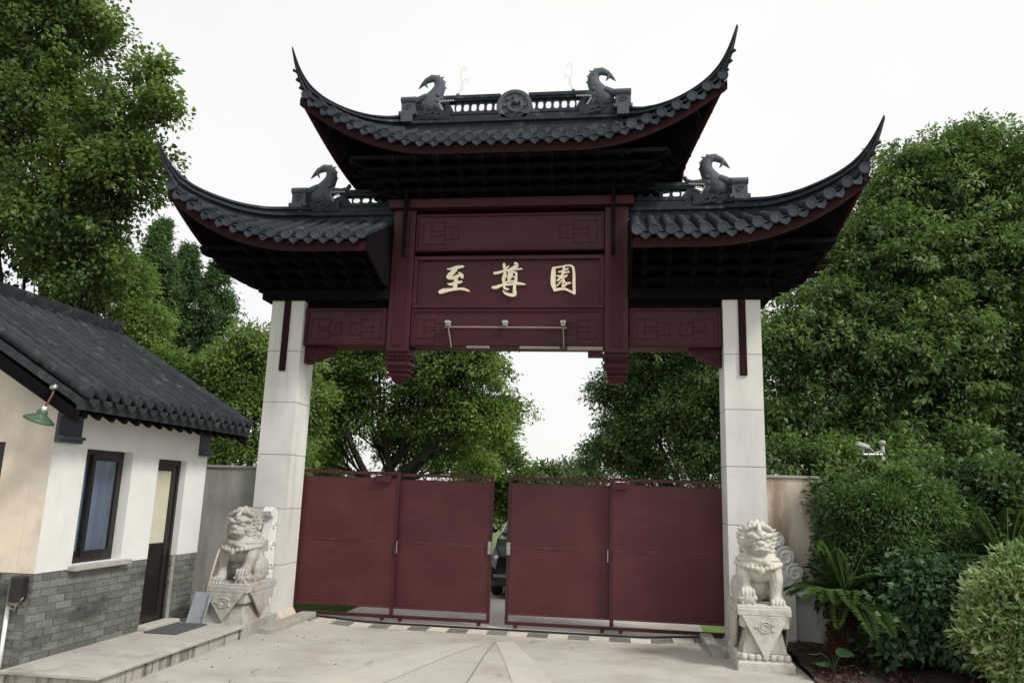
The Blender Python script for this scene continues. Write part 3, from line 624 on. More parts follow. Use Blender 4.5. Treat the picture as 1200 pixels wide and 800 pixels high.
def dragon(parent, cx_, z0, S, y=YC-.02, whisk=True):
    # dragon-fish finial: jaws biting the ridge towards the middle, tail hooked outwards; S=+1 right end
    sx, sz = .0122, .0133
    def P(px, py, yo=0): return (cx_+S*(500-px)*sx, y+yo, z0+(127-py)*sz)
    body = [(484, 95.5), (488, 91), (493, 86.5), (499.7, 83.5), (505.5, 84.8), (509, 89), (509.5, 95), (507, 101), (503, 107), (499, 112), (496, 117), (494, 124)]
    rad = [.006, .026, .044, .057, .068, .080, .090, .102, .124, .142, .14, .12]
    o = MB().tube([P(*p) for p in body], rad, 12, sq=(1, .72), up=(0, 1, 0))
    # small barb below the tail tip, back spikes
    o.tube([P(491, 89), P(495, 95)], [.03, .004], 6)
    for (a, b, c, d) in ((511, 84, 514.5, 82), (513.5, 89, 517.5, 88.5), (514.5, 95, 518.5, 95.5), (507, 81.5, 509, 79.5)): o.tube([P(a-2, b+1), P(c, d)], [.03, .003], 5)
    # head and jaws
    o.ell(P(506, 112), (.11, .085, .09), 14, 9); o.ell(P(511, 109.5), (.08, .07, .05), 12, 8)
    o.tube([P(505, 110), P(514, 110.5), P(524, 110.2), P(530, 108.5), P(532, 105.5)], [.06, .05, .036, .034, .022], 9, sq=(1, 1.3), up=(0, 1, 0))
    o.tube([P(504, 114), P(509, 119), P(514.5, 126)], [.065, .058, .03], 9, sq=(1, 1.2), up=(0, 1, 0))
    o.ell(P(532, 105.5), (.03, .04, .035), 8, 6)
    for q in (-.07, .07): o.ell(P(509, 106.5, q), (.035, .02, .03), 8, 6)
    d = o.build('dragon_finial', 'orn', parent, smooth=True)
    t = MB()
    for k in range(10):
        f = k/9; q = P(511+17*f, 113-.6*f); 
        for yo in (-.06, .06): t.tube([(q[0], q[1]+yo, q[2]), (q[0], q[1]+yo, q[2]-.022)], [.010, .003], 5)
    for k in range(6):
        f = k/5; q = P(511+5*f, 116.5+8.5*f)
        for yo in (-.065, .065): t.tube([(q[0], q[1]+yo, q[2]-.005), (q[0]-S*.02, q[1]+yo, q[2]+.012)], [.010, .003], 5)
    t.build('teeth', 'tooth', d)['kind'] = 'stuff'
    c = MB()
    for (a, b, r) in ((498, 128, 3.0), (504, 131.5, 3.4), (511, 133, 3.2)):
        q = P(a, b, -.13); ring = [(q[0]+r*sx*math.cos(u), q[1], q[2]+r*sz*.7*math.sin(u)) for u in np.linspace(0, 7.5, 12)]; c.tube(ring, .012, 5)
    c.build('cloud_scroll', 'disc', d)
    pa, pb = sorted((cx_-S*.30, cx_+S*.42)); MB().box(pa, pb, y-.085, y+.085, z0-.11, z0+.03).box(min(cx_-S*.14, cx_+S*.22), max(cx_-S*.14, cx_+S*.22), y-.05, y+.05, z0+.0301, z0+.12).build('finial_plinth', 'ridge', d)
    # squared scroll block behind
    m = MB(); x0 = cx_+S*.20; x1_ = cx_+S*.40; xa, xb = sorted((x0, x1_))
    m.box(xa, xb, y-.12, y+.12, z0+.0, z0+.17); m.tube([(xa-.01, y-.1, z0+.19), (xb+.01, y-.1, z0+.19)], .05, 10); m.tube([(xa-.01, y+.1, z0+.19), (xb+.01, y+.1, z0+.19)], .05, 10)
    m.box(xa-.03, xb+.03, y-.15, y+.15, z0-.05, z0-.001); m.box(xa+.02, xb-.02, y-.19, y-.121, z0-.18, z0-.03)
    q = ((xa+xb)/2, y-.125, z0+.085); ring = [(q[0]+.05*math.cos(u)*(1-u/12), q[1], q[2]+.05*math.sin(u)*(1-u/12)) for u in np.linspace(0, 9, 16)]; m.tube(ring, .011, 5)
    # sloped tube tile leading up to the body
    m.tube([(cx_+S*.33, y-.06, z0+.14), (cx_+S*.05, y-.06, z0+.26)], .05, 9)
    m.build('scroll_block', 'orn', d)
    if whisk:
        wv = MB()
        for kx, kz in ((4, 30), (7, 16)):
            pts = [P(532+kx*f*1.2+2*math.sin(f*5), 104-kz*f) for f in np.linspace(0, 1, 9)]; e = pts[-1]
            pts += [(e[0]-S*.03*(1-math.cos(u)), e[1], e[2]+.03*math.sin(u)) for u in np.linspace(.5, 5, 6)]
            wv.tube(pts, .0022, 4)
        wv.build('whisker', 'conduit', d)
for S in (-1, 1):
    dragon(rdg, S*1.22, 6.93, S)
    par = lo_r if S > 0 else lo_l
    xa, xb = sorted((S*1.61, S*3.12))
    lr = ridge_section(xa, xb, 5.24, .28).build('main_ridge', 'ridge', par)
    pierced(lr, 1.62, 2.36, 5.521, 5.80, 5, 1, S)
    dragon(lr, S*2.74, 5.58, S)

# bracket sets under the eaves
def bracket_mesh(n, z0, dz, out, dy, aw=.05):
    m = MB()
    for k in range(n):
        y = -out-dy*k
        m.box(-aw/2, aw/2, y-.07, .12, z0+dz*k, z0+dz*k+.062)
        m.prism([(y-.07, z0+dz*k+.062), (y-.15, z0+dz*k+.05), (y-.13, z0+dz*k+.02), (y-.07, z0+dz*k+.0)], lambda a, b: (-aw/2, a, b), lambda a, b: (aw/2, a, b))
        m.box(-.10, .10, y-.03, y+.03, z0+dz*k+.045, z0+dz*k+.085); m.box(-.045, .045, y-.045, y+.045, z0+dz*k+.062, z0+dz*k+.10)
    return m
bl = bracket_mesh(4, 4.275, .098, .05, .19).mesh('bracket_set', 'darkwood'); bu = bracket_mesh(4, 5.555, .10, .05, .135).mesh('bracket_set', 'darkwood')
for fb, rz in ((1, 0), (-1, math.pi)):
    for i in range(11):
        x = -1.5+i*.3; inst('bracket_set', bu, AW, (x, YC-.29*fb+.0, 0), (0, 0, rz))
    for s in (-1, 1):
        for i in range(6): inst('bracket_set', bl, AW, (s*(1.78+i*.30), YC-.30*fb, 0), (0, 0, rz))
for s in (-1, 1):
    for y in (-.1, .2, .5):
        inst('bracket_set', bl, AW, (s*3.34, y+.04, 0), (0, 0, s*math.pi/2)); inst('bracket_set', bu, AW, (s*1.62, y+.04, 0), (0, 0, s*math.pi/2))
    for fb in (1, -1):
        inst('bracket_set', bl, AW, (s*3.34, YC-.30*fb, 0), (0, 0, s*math.pi/4*(1 if fb > 0 else 3)), (1, 1.12, 1))
        inst('bracket_set', bu, AW, (s*1.62, YC-.29*fb, 0), (0, 0, s*math.pi/4*(1 if fb > 0 else 3)), (1, 1.12, 1))
# eave purlins (one for each tier) tying the sets together
for k in range(4):
    z, o_ = 5.555+.10*k+.066, .05+.135*k
    xo, yo = 1.62+o_, .29+o_
    m = MB()
    for fb in (1, -1): m.box(-xo, xo, YC-fb*yo-.028, YC-fb*yo+.028, z, z+.05)
    for s in (-1, 1): m.box(s*xo-.026, s*xo+.026, YC-yo+.03, YC+yo-.03, z+.001, z+.049)
    m.build('eave_purlin', 'darkwood', AW)
    z, o_ = 4.275+.098*k+.066, .05+.19*k; xo, yo = 3.34+o_, .30+o_
    for s in (-1, 1):
        m = MB(); xa, xb = sorted((s*1.62, s*xo))
        for fb in (1, -1): m.box(xa, xb, YC-fb*yo-.028, YC-fb*yo+.028, z, z+.05)
        m.box(s*xo-.026, s*xo+.026, YC-yo+.03, YC+yo-.03, z+.001, z+.049); m.build('eave_purlin', 'darkwood', AW)
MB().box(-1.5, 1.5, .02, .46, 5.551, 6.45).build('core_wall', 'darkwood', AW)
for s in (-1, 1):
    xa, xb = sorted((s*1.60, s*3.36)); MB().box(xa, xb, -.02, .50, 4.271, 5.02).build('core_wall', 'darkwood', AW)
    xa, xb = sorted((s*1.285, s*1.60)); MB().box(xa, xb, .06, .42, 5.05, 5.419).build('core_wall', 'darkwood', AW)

# carved flanking stones at the column feet
pol = [(-.02, 0), (-.02, 1.30), (-.05, 1.36), (-.16, 1.38), (-.22, 1.33), (-.20, 1.27), (-.14, 1.25), (-.17, 1.12), (-.22, .98), (-.20, .84), (-.26, .70), (-.30, .5), (-.30, 0)]
fs_ = MB().prism(pol, lambda y, z: (-2.99, y, z), lambda y, z: (-2.87, y, z)).build('flanking_stone', 'slab', AW, bevel=.006)
m = MB().box(3.245, 3.52, .04, .15, 0, .95)
SC = ((3.33, 1.20, .10), (3.42, 1.02, .12), (3.52, .84, .11), (3.60, .66, .10), (3.36, .80, .10))
for k, (cx_, cz, r) in enumerate(SC): m.lathe([(0, -.055-.003*k), (r*.86, -.055-.003*k), (r, -.035), (r, .05), (0, .05+.002*k)], (cx_, .09, cz), 22, 'y')
fs2 = m.build('flanking_stone', 'slab', AW)
m = MB()
for (cx_, cz, r) in SC: m.tube([(cx_+r*.92*math.cos(u+1)*(1-u/12), .028, cz+r*.92*math.sin(u+1)*(1-u/12)) for u in np.linspace(0, 10, 26)], .013, 6)
m.build('cloud_carving', 'slab', fs2, smooth=True)
m = MB()
for (cy_, cz, r) in ((-.10, 1.15, .05), (-.11, .9, .06), (-.14, .62, .08)):
    m.tube([(-2.865, cy_+r*math.cos(u)*(1-u/11), cz+r*math.sin(u)*(1-u/11)) for u in np.linspace(0, 8.5, 20)], .010, 6)
m.build('cloud_carving', 'slab', fs_, smooth=True)
MB().add([(-2.78, -.03, 0), (-2.70, -.03, 0), (-2.70, .46, 0), (-2.78, .46, 0), (-2.769, -.02, .10), (-2.768, -.02, .10), (-2.768, .46, .10), (-2.769, .46, .10)], [(3,2,1,0),(4,5,6,7),(0,1,5,4),(1,2,6,5),(2,3,7,6),(3,0,4,7)]).build('foot_fillet', 'wallc', AW)

# ------------------------------------------------------------------ sliding gate leaves
def leaf(x0, x1, y, zb, label, handle_x, lug_x, inner):
    t = thing('gate_leaf', label, 'gate', ((x0+x1)/2, y, zb), 'sliding gate leaves between the columns')
    zt = 1.91+zb; f = .04
    for za in (zt-f, zb+.035): MB().box(x0, x1, y-.02, y+.02, za, za+f).build('rail', 'gateframe', t)
    for xa in (x0, x1-f): MB().box(xa, xa+f, y-.019, y+.019, zb+.035+f, zt-f).build('stile', 'gateframe', t)
    # two sheets meeting at a faint horizontal weld seam, slightly buckled
    for za, zc_, nm in ((.17, 1.00, 0), (1.003, 1.815, 1)):
        def fn(u, v):
            X = x0+f+.001+(x1-x0-2*f-.002)*u; Z = zb+za+(zc_-za)*v
            e = min(u, 1-u, .5)*2
            return (X, y-.012+0.011*math.sin(X*5.3+Z*2+nm)*math.sin(Z*3.7+X)*e, Z)
        mm = MB().grid(fn, 22, 14); mm.box(x0+f, x1-f, y-.001, y+.0005, zb+za, zb+zc_); o = mm.build('sheet_panel', 'gate', t, smooth=False)
        for p_ in list(o.data.polygons)[:308]: p_.use_smooth = True
    MB().box(x0+f, x1-f, y-.015, y-.008, zb+.995, zb+1.007).build('weld_seam', 'worn', t)
    MB().box(x0+f, x1-f, y-.016, y-.008, zb+.163, zb+.178).build('bottom_lip', 'worn', t)
    for za in (1.80, .155): MB().box(x0+f, x1-f, y+.001, y+.02, zb+za, zb+za+.03).build('cross_rail', 'gateframe', t)
    for xw in (x0+.14, x1-.14):
        wl = MB().box(xw-.02, xw+.02, y-.018, y+.018, zb+.0, zb+.034).build('wheel_bracket', 'gateframe', t)
        MB().lathe([(.0, -.012), (.03, -.012), (.03, .012), (0, .012)], (xw, y, zb+.032), 12, 'y').build('wheel', 'rail', wl)
    if handle_x is not None:
        s = 1 if handle_x > (x0+x1)/2 else -1
        hx = handle_x; zz = zb+.93
        m = MB().tube([(hx, y-.02, zz+.07), (hx, y-.055, zz+.07), (hx, y-.055, zz-.07), (hx, y-.02, zz-.07)], .009, 6); m.build('handle', 'steel', t)
    if lug_x is not None:
        MB().box(lug_x-.10, lug_x+.10, y-.07, y-.021, zt-.14, zt-.05).build('guide_box', 'gateframe', t)
        MB().box(lug_x+.09, lug_x+.11, y-.02, y+.03, zt-.09, zt+.0).build('guide_lug', 'gateframe', t) if False else None
    if inner:
        ex = x1 if inner > 0 else x0
        MB().box(min(ex, ex-inner*.05), max(ex, ex-inner*.05), y-.045, y-.021, zb+.90, zb+1.06).build('lock_plate', 'steel', t, bevel=.004)
    return t
leaf(-2.86, -1.44, .56, -.03, 'maroon sheet metal gate leaf beside the left stone column, grass showing beneath it', -1.42, -1.66, 0)
leaf(-1.50, -.17, .65, -.045, 'maroon sheet metal gate leaf with its free edge left of the gap and car', None, None, 1)
leaf(.03, 1.42, .65, -.045, 'maroon sheet metal gate leaf with its free edge right of the gap and car', None, None, -1)
leaf(1.37, 2.86, .56, -.03, 'maroon sheet metal gate leaf beside the right column behind the lion', 1.345, 1.50, 0)

# ------------------------------------------------------------------ boundary walls
def bwall(x0, x1, h, m_, label, px):
    t = thing('boundary_wall', label, 'wall', ((x0+x1)/2, .25, 0))
    MB().box(x0, x1, .17, .35, -.1, h).build('wall_body', m_, t, bevel=.006)
    if px: MB().box(x0, x1, .155, .169, -.05, .62).build('wall_skirting', 'slab', t)
    MB().box(x0, x1, .15, .37, h+.001, h+.035).build('wall_coping', 'sill', t, bevel=.006)
bwall(-8.0, -3.24, 1.86, 'wallg', 'plain grey rendered boundary wall between the guardhouse and the column', 0)
bwall(3.24, 14, 1.93, 'wallc', 'stained cream rendered boundary wall behind the hedge', 1)

# ------------------------------------------------------------------ stone lions
def remesh(mb, vox, smooth_it=2):
    me = mb.mesh('tmp', 'lion'); o = bpy.data.objects.new('tmp', me); col.objects.link(o)
    r = o.modifiers.new('r', 'REMESH'); r.mode = 'VOXEL'; r.voxel_size = vox*K; r.use_smooth_shade = True
    s = o.modifiers.new('s', 'SMOOTH'); s.factor = .5; s.iterations = smooth_it
    dg = bpy.context.evaluated_depsgraph_get(); n = bpy.data.meshes.new_from_object(o.evaluated_get(dg))
    bpy.data.objects.remove(o); bpy.data.meshes.remove(me); return n
def lion_mesh(fl):
    m = MB(); e = m.ell
    e((0, .16, .20), (.20, .24, .20)); e((0, .04, .36), (.185, .17, .20)); e((0, -.05, .35), (.17, .14, .15))
    for s in (-1, 1):
        e((s*.17, .14, .14), (.095, .17, .145)); e((s*.20, .0, .05), (.06, .12, .05))       # haunch, hind foot
        for k in range(3): e((s*.20+(k-1)*.032, -.105, .035), (.022, .035, .03), 8, 6)
        e((s*.15, -.06, .34), (.085, .10, .13))
        lift = .10 if s == fl else 0
        m.tube([(s*.15, -.08, .36), (s*.165, -.13, .24+lift*.3), (s*.155, -.15, .13+lift*.8), (s*.15, -.17, .05+lift)], [.085, .072, .058, .06], 10)
        e((s*.15, -.21, .045+lift), (.072, .075, .045))
        for k in range(4): 
            e((s*.15+(k-1.5)*.036, -.275, .04+lift), (.021, .034, .034), 8, 6); m.tube([(s*.15+(k-1.5)*.036, -.295, .035+lift), (s*.15+(k-1.5)*.036, -.318, .008+lift)], [.014, .004], 5)
    e((fl*.15, -.22, .075), (.10, .10, .085)); 
    for k in range(8):                                           # pattern on the ball / cub
        a = k*.785; e((fl*.15+.08*math.cos(a), -.27+.0*a, .075+.06*math.sin(a)), (.02, .04, .02), 7, 5)
    # collar cape with scalloped edge, bell
    for (z, rx, ry, h) in ((.445, .235, .21, .055), (.405, .255, .225, .045), (.48, .19, .17, .05)): e((0, -.03, z), (rx, ry, h), 22, 8)
    for k in range(15):
        a = -math.pi*.95+math.pi*.9*k/14; e((.235*math.cos(a), -.03+.225*math.sin(a), .385+.02*math.cos(a*2)), (.026, .022, .024), 8, 6)
    m.tube([(-.15, -.10, .50), (-.08, -.21, .46), (.03, -.25, .425), (.13, -.20, .40)], [.02, .028, .03, .022], 8)      # folded sash
    e((0, -.255, .345), (.034, .034, .038)); e((0, -.25, .385), (.018, .02, .02), 8, 6)
    # head
    e((0, -.06, .62), (.15, .145, .15)); e((0, -.12, .66), (.13, .10, .085)); e((0, -.205, .588), (.095, .07, .05)); e((0, -.26, .618), (.048, .03, .03), 10, 7)
    e((0, -.185, .525), (.095, .065, .03)); e((0, -.15, .50), (.085, .07, .03))
    m.tube([(-.10, -.20, .55), (-.05, -.255, .555), (0, -.262, .562), (.05, -.255, .555), (.10, -.20, .55)], [.014, .02, .022, .02, .014], 7)
    for s in (-1, 1):
        e((s*.036, -.25, .585), (.035, .028, .026), 9, 6); e((s*.066, -.205, .648), (.036, .03, .028), 10, 7)
        m.tube([(s*.015, -.23, .662), (s*.06, -.235, .692), (s*.11, -.19, .70), (s*.14, -.13, .68)], [.02, .028, .026, .014], 8)
        e((s*.10, -.16, .60), (.03, .04, .035), 8, 6); m.tube([(s*.07, -.235, .545), (s*.072, -.245, .525)], [.014, .006], 5)
        for k in range(7):                                       # flame locks of the mane on the cheek
            z = .74-.042*k; x = .145+.02*math.sin(k*.9); b = -.06-.02*k*.3
            m.tube([(s*.10, b, z), (s*x, b-.01, z-.004), (s*(x+.055), b+.015, z+.02)], [.036, .03, .006], 7, sq=(1, .75))
            m.tube([(s*.10, b+.09, z-.01), (s*(x+.0), b+.08, z-.004), (s*(x+.045), b+.11, z+.01)], [.04, .034, .008], 7)
    m.tube([(0, -.21, .70), (0, -.20, .74), (0, -.15, .78)], [.022, .03, .022], 7)
    for k in range(7): 
        a = (k-3)*.36; e((.13*math.sin(a), -.13+.03*abs(a), .735+.055*math.cos(a)), (.032, .036, .032), 9, 7)
    for r, z, n in ((.115, .765, 9), (.065, .805, 6), (.0, .82, 1), (.15, .71, 11)):
        for k in range(n):
            a = k/n*6.283+.2
            if r > .1 and math.sin(a) < -.35: continue
            e((r*math.cos(a), -.03+r*math.sin(a), z), (.037, .037, .034), 9, 7)
    for k in range(26):                                          # curls down the back of the neck
        a = .15+2.84*(k % 9)/8; zz = .68-.075*(k//9); e((.16*math.cos(a), -.01+.16*math.sin(a), zz), (.042, .042, .038), 8, 6)
    # tail flame
    m.tube([(0, .36, .10), (0, .42, .25), (.02, .40, .42), (0, .33, .55)], [.05, .075, .08, .015], 9)
    # slab the figure is cut from
    m.box(-.265, .265, -.32, .42, -.03, .012)
    return m
def tri_cloth(m, c, hw, yf, z1, z0, axis, sg):
    if axis == 'y': m.prism([(-hw, z1), (hw, z1), (0, z0)], lambda a, z: (c+a, yf, z), lambda a, z: (c+a, yf+sg*.022, z))
    else: m.prism([(-hw, z1), (hw, z1), (0, z0)], lambda a, z: (yf, c+a, z), lambda a, z: (yf+sg*.022, c+a, z))
def lion(cx_, y0, z0, zp, fl, label, ml, tall):
    t = thing('stone_lion', label, 'statue', (cx_, y0+.37, z0), 'guardian lions at the gateway')
    w, d = .50, .74; yc = y0+d/2; h = zp-z0
    ped = MB().frustum((cx_, yc), w+.02, d+.02, zp-.085, w+.02, d+.02, zp-.022).build('pedestal', ml, t, bevel=.006)
    m = MB()
    if tall:
        zl = z0+.10
        m.frustum((cx_, yc), w+.05, d+.05, z0-.03, w+.05, d+.05, z0+.07); m.frustum((cx_, yc), w+.05, d+.05, z0+.0705, w+.01, d+.01, zl)
        m.frustum((cx_, yc), w-.01, d-.01, zl+.001, w-.02, d-.02, zl+.06); m.frustum((cx_, yc), w-.07, d-.07, zl+.061, w-.16, d-.16, zp-.22)
    else:
        m.frustum((cx_, yc), w-.02, d-.02, z0-.02, w-.10, d-.10, zp-.24+.02)
    m.frustum((cx_, yc), w-.10, d-.10, zp-.215, w-.03, d-.03, zp-.20); m.frustum((cx_, yc), w-.03, d-.03, zp-.199, w-.03, d-.03, zp-.086)
    m.build('pedestal_base', ml, ped, bevel=.005)
    if tall:
        m = MB()
        for k in range(7): xx = cx_-.21+.07*k; m.ell((xx, yc-d/2+.0, zl+.03), (.033, .02, .035), 10, 7)
        for k in range(10): yy = yc-.31+.069*k; m.ell((cx_-w/2+.0, yy, zl+.03), (.02, .033, .035), 10, 7)
        m.build('lotus_moulding', ml, ped, smooth=True)
    m = MB(); tri_cloth(m, cx_, .225, yc-d/2-.0, zp-.087, z0+(.10 if tall else .02), 'y', -1)
    for s in (-1, 1): tri_cloth(m, yc, .30, cx_+s*(w/2), zp-.087, z0+(.10 if tall else .03), 'x', s)
    m.build('draped_cloth', ml, ped, bevel=.004)
    m = MB(); q = (cx_, yc-d/2-.024, zp-.19)
    for rr in (.05, .028): m.tube([(q[0]+rr*1.3*math.cos(u), q[1], q[2]+rr*math.sin(u)) for u in np.linspace(0, 6.283, 15)], .008, 5)
    for k in range(5): u = .63+k*1.257; m.ell((q[0]+.085*math.cos(u), q[1], q[2]+.05*math.sin(u)), (.022, .008, .016), 8, 5)
    m.build('flower_carving', ml, ped, smooth=True)
    me = remesh(lion_mesh(fl), .0066, 0); me.materials.clear(); me.materials.append(MT[ml])
    b = bpy.data.objects.new('lion_body', me); col.objects.link(b); b.parent = t; ORG[b.name] = ORG[t.name]
    b.location = Vector((0, -.05, zp-z0-.005))*K; b.scale = (.98, .95, 1.0)
    return t
lion(-2.84, -1.27, .15, .56, 1, 'seated grey stone guardian lion on a low pedestal at the guardhouse platform', 'lion2', False)
lion(2.92, -1.30, 0, .61, -1, 'seated pale stone guardian lion on a tall lotus pedestal beside the cycad', 'lion', True)

# ------------------------------------------------------------------ guardhouse
GH = thing('guardhouse', 'small white plastered guardhouse with grey brick base and dark tiled roof', 'building', (-4.95, -2.2, 0))
XF, YN, YF, XB = -3.40, -3.50, -.95, -6.5; ZB, ZT = .86, 2.42; TH = .16
wn = (-3.06, -2.37, .89, 1.93); dr = (-1.92, -1.38, .17, 1.89)
m = MB()
m.box(XF-TH, XF, YN, wn[0], ZB, ZT).box(XF-TH, XF, wn[1], dr[0], ZB, ZT).box(XF-TH, XF, dr[1], YF, ZB, ZT)
m.box(XF-TH, XF, wn[0], wn[1], wn[3], ZT).box(XF-TH, XF, wn[0], wn[1], ZB, wn[2]).box(XF-TH, XF, dr[0], dr[1], dr[3], ZT)
m.build('front_wall', 'plaster', GH)
def gable(x): return 2.42+(3.42-2.42)*(1-abs(x+4.95)/1.55)
# near gable wall with an opening at its left
gx0, gx1, gz0, gz1 = -4.75, -3.86, 1.05, 1.95
m = MB(); y0, y1 = YN+.0, YN+TH
def gw(poly): m.prism(poly, lambda x, z: (x, y0, z), lambda x, z: (x, y1, z))
gw([(gx1, ZB), (XF-TH-.001, ZB), (XF-TH-.001, gable(XF-TH)), (gx1, gable(gx1))]); gw([(XB, ZB), (gx0, ZB), (gx0, gable(gx0)), (-4.95, gable(-4.95)), (XB, gable(XB))])
gw([(gx0, ZB), (gx1, ZB), (gx1, gz0), (gx0, gz0)]); gw([(gx0, gz1), (gx1, gz1), (gx1, gable(gx1)), (gx0, gable(gx0))])
m.box(XF-TH-.0008, XF-.0, YN-.003, YN-.0005, ZB, ZT)
m.build('gable_wall', 'cream', GH)
MB().box(gx0-.02, gx1+.0, YN+.07, YN+.10, gz0, gz1).build('gable_shutter', 'doorp', GH)
MB().prism([(XB, -.05), (XF-TH-.001, -.05), (XF-TH-.001, gable(XF-TH)), (-4.95, gable(-4.95)), (XB, gable(XB))], lambda x, z: (x, YF-TH, z), lambda x, z: (x, YF, z)).build('far_gable_wall', 'plaster', GH)
MB().box(XB, XB+TH, YN+TH, YF-TH, 0, ZT).build('rear_wall', 'plaster', GH)
MB().box(XB+TH, XF-TH, YN+TH, YF-TH, 0, .10).build('inner_floor', 'mortar', GH)
# brick base: mortar core and single bricks
core = MB()
core.box(XF-TH, XF-.012, YN+.012, dr[0]-.0, -.1, ZB-.001).box(XF-TH, XF-.012, dr[1], YF, -.1, ZB-.001).box(XB, XF-TH-.001, YN+.012, YN+TH, -.1, ZB-.001).box(XF-TH, XF-.012, dr[0]+.001, dr[1]-.001, -.1, .15)
wb = core.build('brick_base', 'mortar', GH)
bh, bl_, jt = .066, .205, .009; ncs = 12; zb0 = ZB-ncs*bh
bm_y = {}; 
def brick(ax, c0, c1, z, fixed):
    L = round(c1-c0-jt, 3)
    if L < .02: return
    key = (ax, L)
    if key not in bm_y:
        q = MB(); 
        if ax == 'y': q.box(-.03, 0, -L/2, L/2, -(bh-jt)/2, (bh-jt)/2)
        else: q.box(-L/2, L/2, 0, .03, -(bh-jt)/2, (bh-jt)/2)
        bm_y[key] = q.mesh('brick', 'brick')
    dd = random.uniform(-.002, .002); mid = (c0+c1)/2
    loc = (fixed+dd, mid, z) if ax == 'y' else (mid, fixed+dd, z)
    inst('brick', bm_y[key], wb, loc)
def course(ax, a, b, k, fixed):
    z = zb0+(k+.5)*bh; c = a; off = (bl_/2 if k % 2 else 0)
    nxt = a+(bl_-off if off else bl_)
    while c < b-.001:
        e = min(nxt, b); brick(ax, c, e, z, fixed); c = e; nxt = e+bl_
for k in range(ncs):
    course('y', YN+.001, dr[0], k, XF); course('y', dr[1], YF, k, XF)
    course('x', -4.43, XF-.032, k, YN)
    # door jamb return on the far pier
    z = zb0+(k+.5)*bh; key = ('j', 0)
    if key not in bm_y: bm_y[key] = MB().box(-.055, .055, -.008, .02, -(bh-jt)/2, (bh-jt)/2).mesh('brick', 'brick')
    inst('brick', bm_y[key], wb, (XF-.10, dr[1]-.004, z))
# window
wf = MB(); x = XF-.12; y0, y1, z0, z1 = wn
wf.box(x-.02, x+.02, y0, y1, z0, z0+.05).box(x-.02, x+.02, y0, y1, z1-.05, z1).box(x-.02, x+.02, y0, y0+.035, z0+.05, z1-.05).box(x-.02, x+.02, y1-.035, y1, z0+.05, z1-.05)
ym = y0+.36*(y1-y0); 
win = wf.build('window', 'black', GH)
for ya, yb, xo in ((y0+.035, ym+.035, .0), (ym-.02, y1-.035, .026)):
    sf = MB(); X = x-.012+xo
    sf.box(X-.012, X+.012, ya, ya+.045, z0+.05, z1-.05).box(X-.012, X+.012, yb-.045, yb, z0+.05, z1-.05).box(X-.012, X+.012, ya+.045, yb-.045, z0+.05, z0+.105).box(X-.012, X+.012, ya+.045, yb-.045, z1-.10, z1-.05)
    sf.build('sash', 'black', win)
    MB().box(X-.002, X+.002, ya+.045, yb-.045, z0+.105, z1-.10).build('pane', 'pane', win)
for ya, yb, mm in ((y0, ym+.02, 'curtain'), (ym+.0, y1-.14, 'curtain'), (y1-.15, y1, 'curtain2')):
    MB().grid(lambda u, v: (x-.052+.010*math.sin((ya+(yb-ya)*u)*62)*(1-.2*v), ya+(yb-ya)*u, z0+.01+(z1-z0-.02)*v), 44, 2).build('curtain', mm, win, smooth=True)
MB().box(XF-.10, XF+.07, y0-.04, y1+.10, z0-.045, z0-.002).build('window_sill', 'sill', win, bevel=.006)
# door
y0, y1, z0, z1 = dr; x = XF-.10
df = MB().box(x-.03, x+.03, y0, y0+.04, z0, z1).box(x-.03, x+.03, y1-.04, y1, z0, z1).box(x-.03, x+.03, y0+.04, y1-.04, z1-.06, z1)
door = df.build('door', 'doorp', GH)
lf = MB(); a, b = y0+.041, y1-.041
lf.box(x-.018, x+.018, a, a+.05, z0+.01, z1-.061).box(x-.018, x+.018, b-.09, b, z0+.01, z1-.061).box(x-.018, x+.018, a+.05, b-.09, z0+.01, z0+.10).box(x-.018, x+.018, a+.05, b-.09, .93, 1.00).box(x-.018, x+.018, a+.05, b-.09, z1-.12, z1-.061)
lf.box(x-.008, x+.008, a+.05, b-.09, z0+.10, .93)
dl = lf.build('door_leaf', 'doorp', door)
MB().box(x-.004, x+.006, a+.05, b-.09, 1.00, z1-.12).build('door_pane', 'frost', door)
MB().tube([(x+.018, b-.05, 1.02), (x+.045, b-.05, 1.02), (x+.045, b-.05, .92), (x+.018, b-.05, .92)], .006, 6).build('door_handle', 'black', door)
MB().box(XF-.06, XF+.10, y0-.02, y1+.05, .1505, .19).build('door_step', 'strip', GH, bevel=.006)
# eave corbels at the wall ends
for yc_ in (YN+.08, YF-.07):
    m = MB(); a, b = (YN+.01, YN+.29) if yc_ < -2 else (YF-.2, YF-.01)
    for (x0, x1_, za, zb_) in ((-.02, .05, 1.96, 1.99), (-.02, .075, 1.9905, 2.02), (-.02, .03, 2.0205, 2.19), (-.02, .06, 2.1905, 2.22)): m.box(XF+x0, XF+x1_, a-.01, b+.01, za, zb_)
    m.tube([(XF+.03, a-.015, 2.27), (XF+.03, b+.015, 2.27)], .052, 12); m.box(XF-.02, XF+.16, a+.01, b-.01, 2.30, 2.34)
    m.build('eave_corbel', 'blue', GH, bevel=.003)
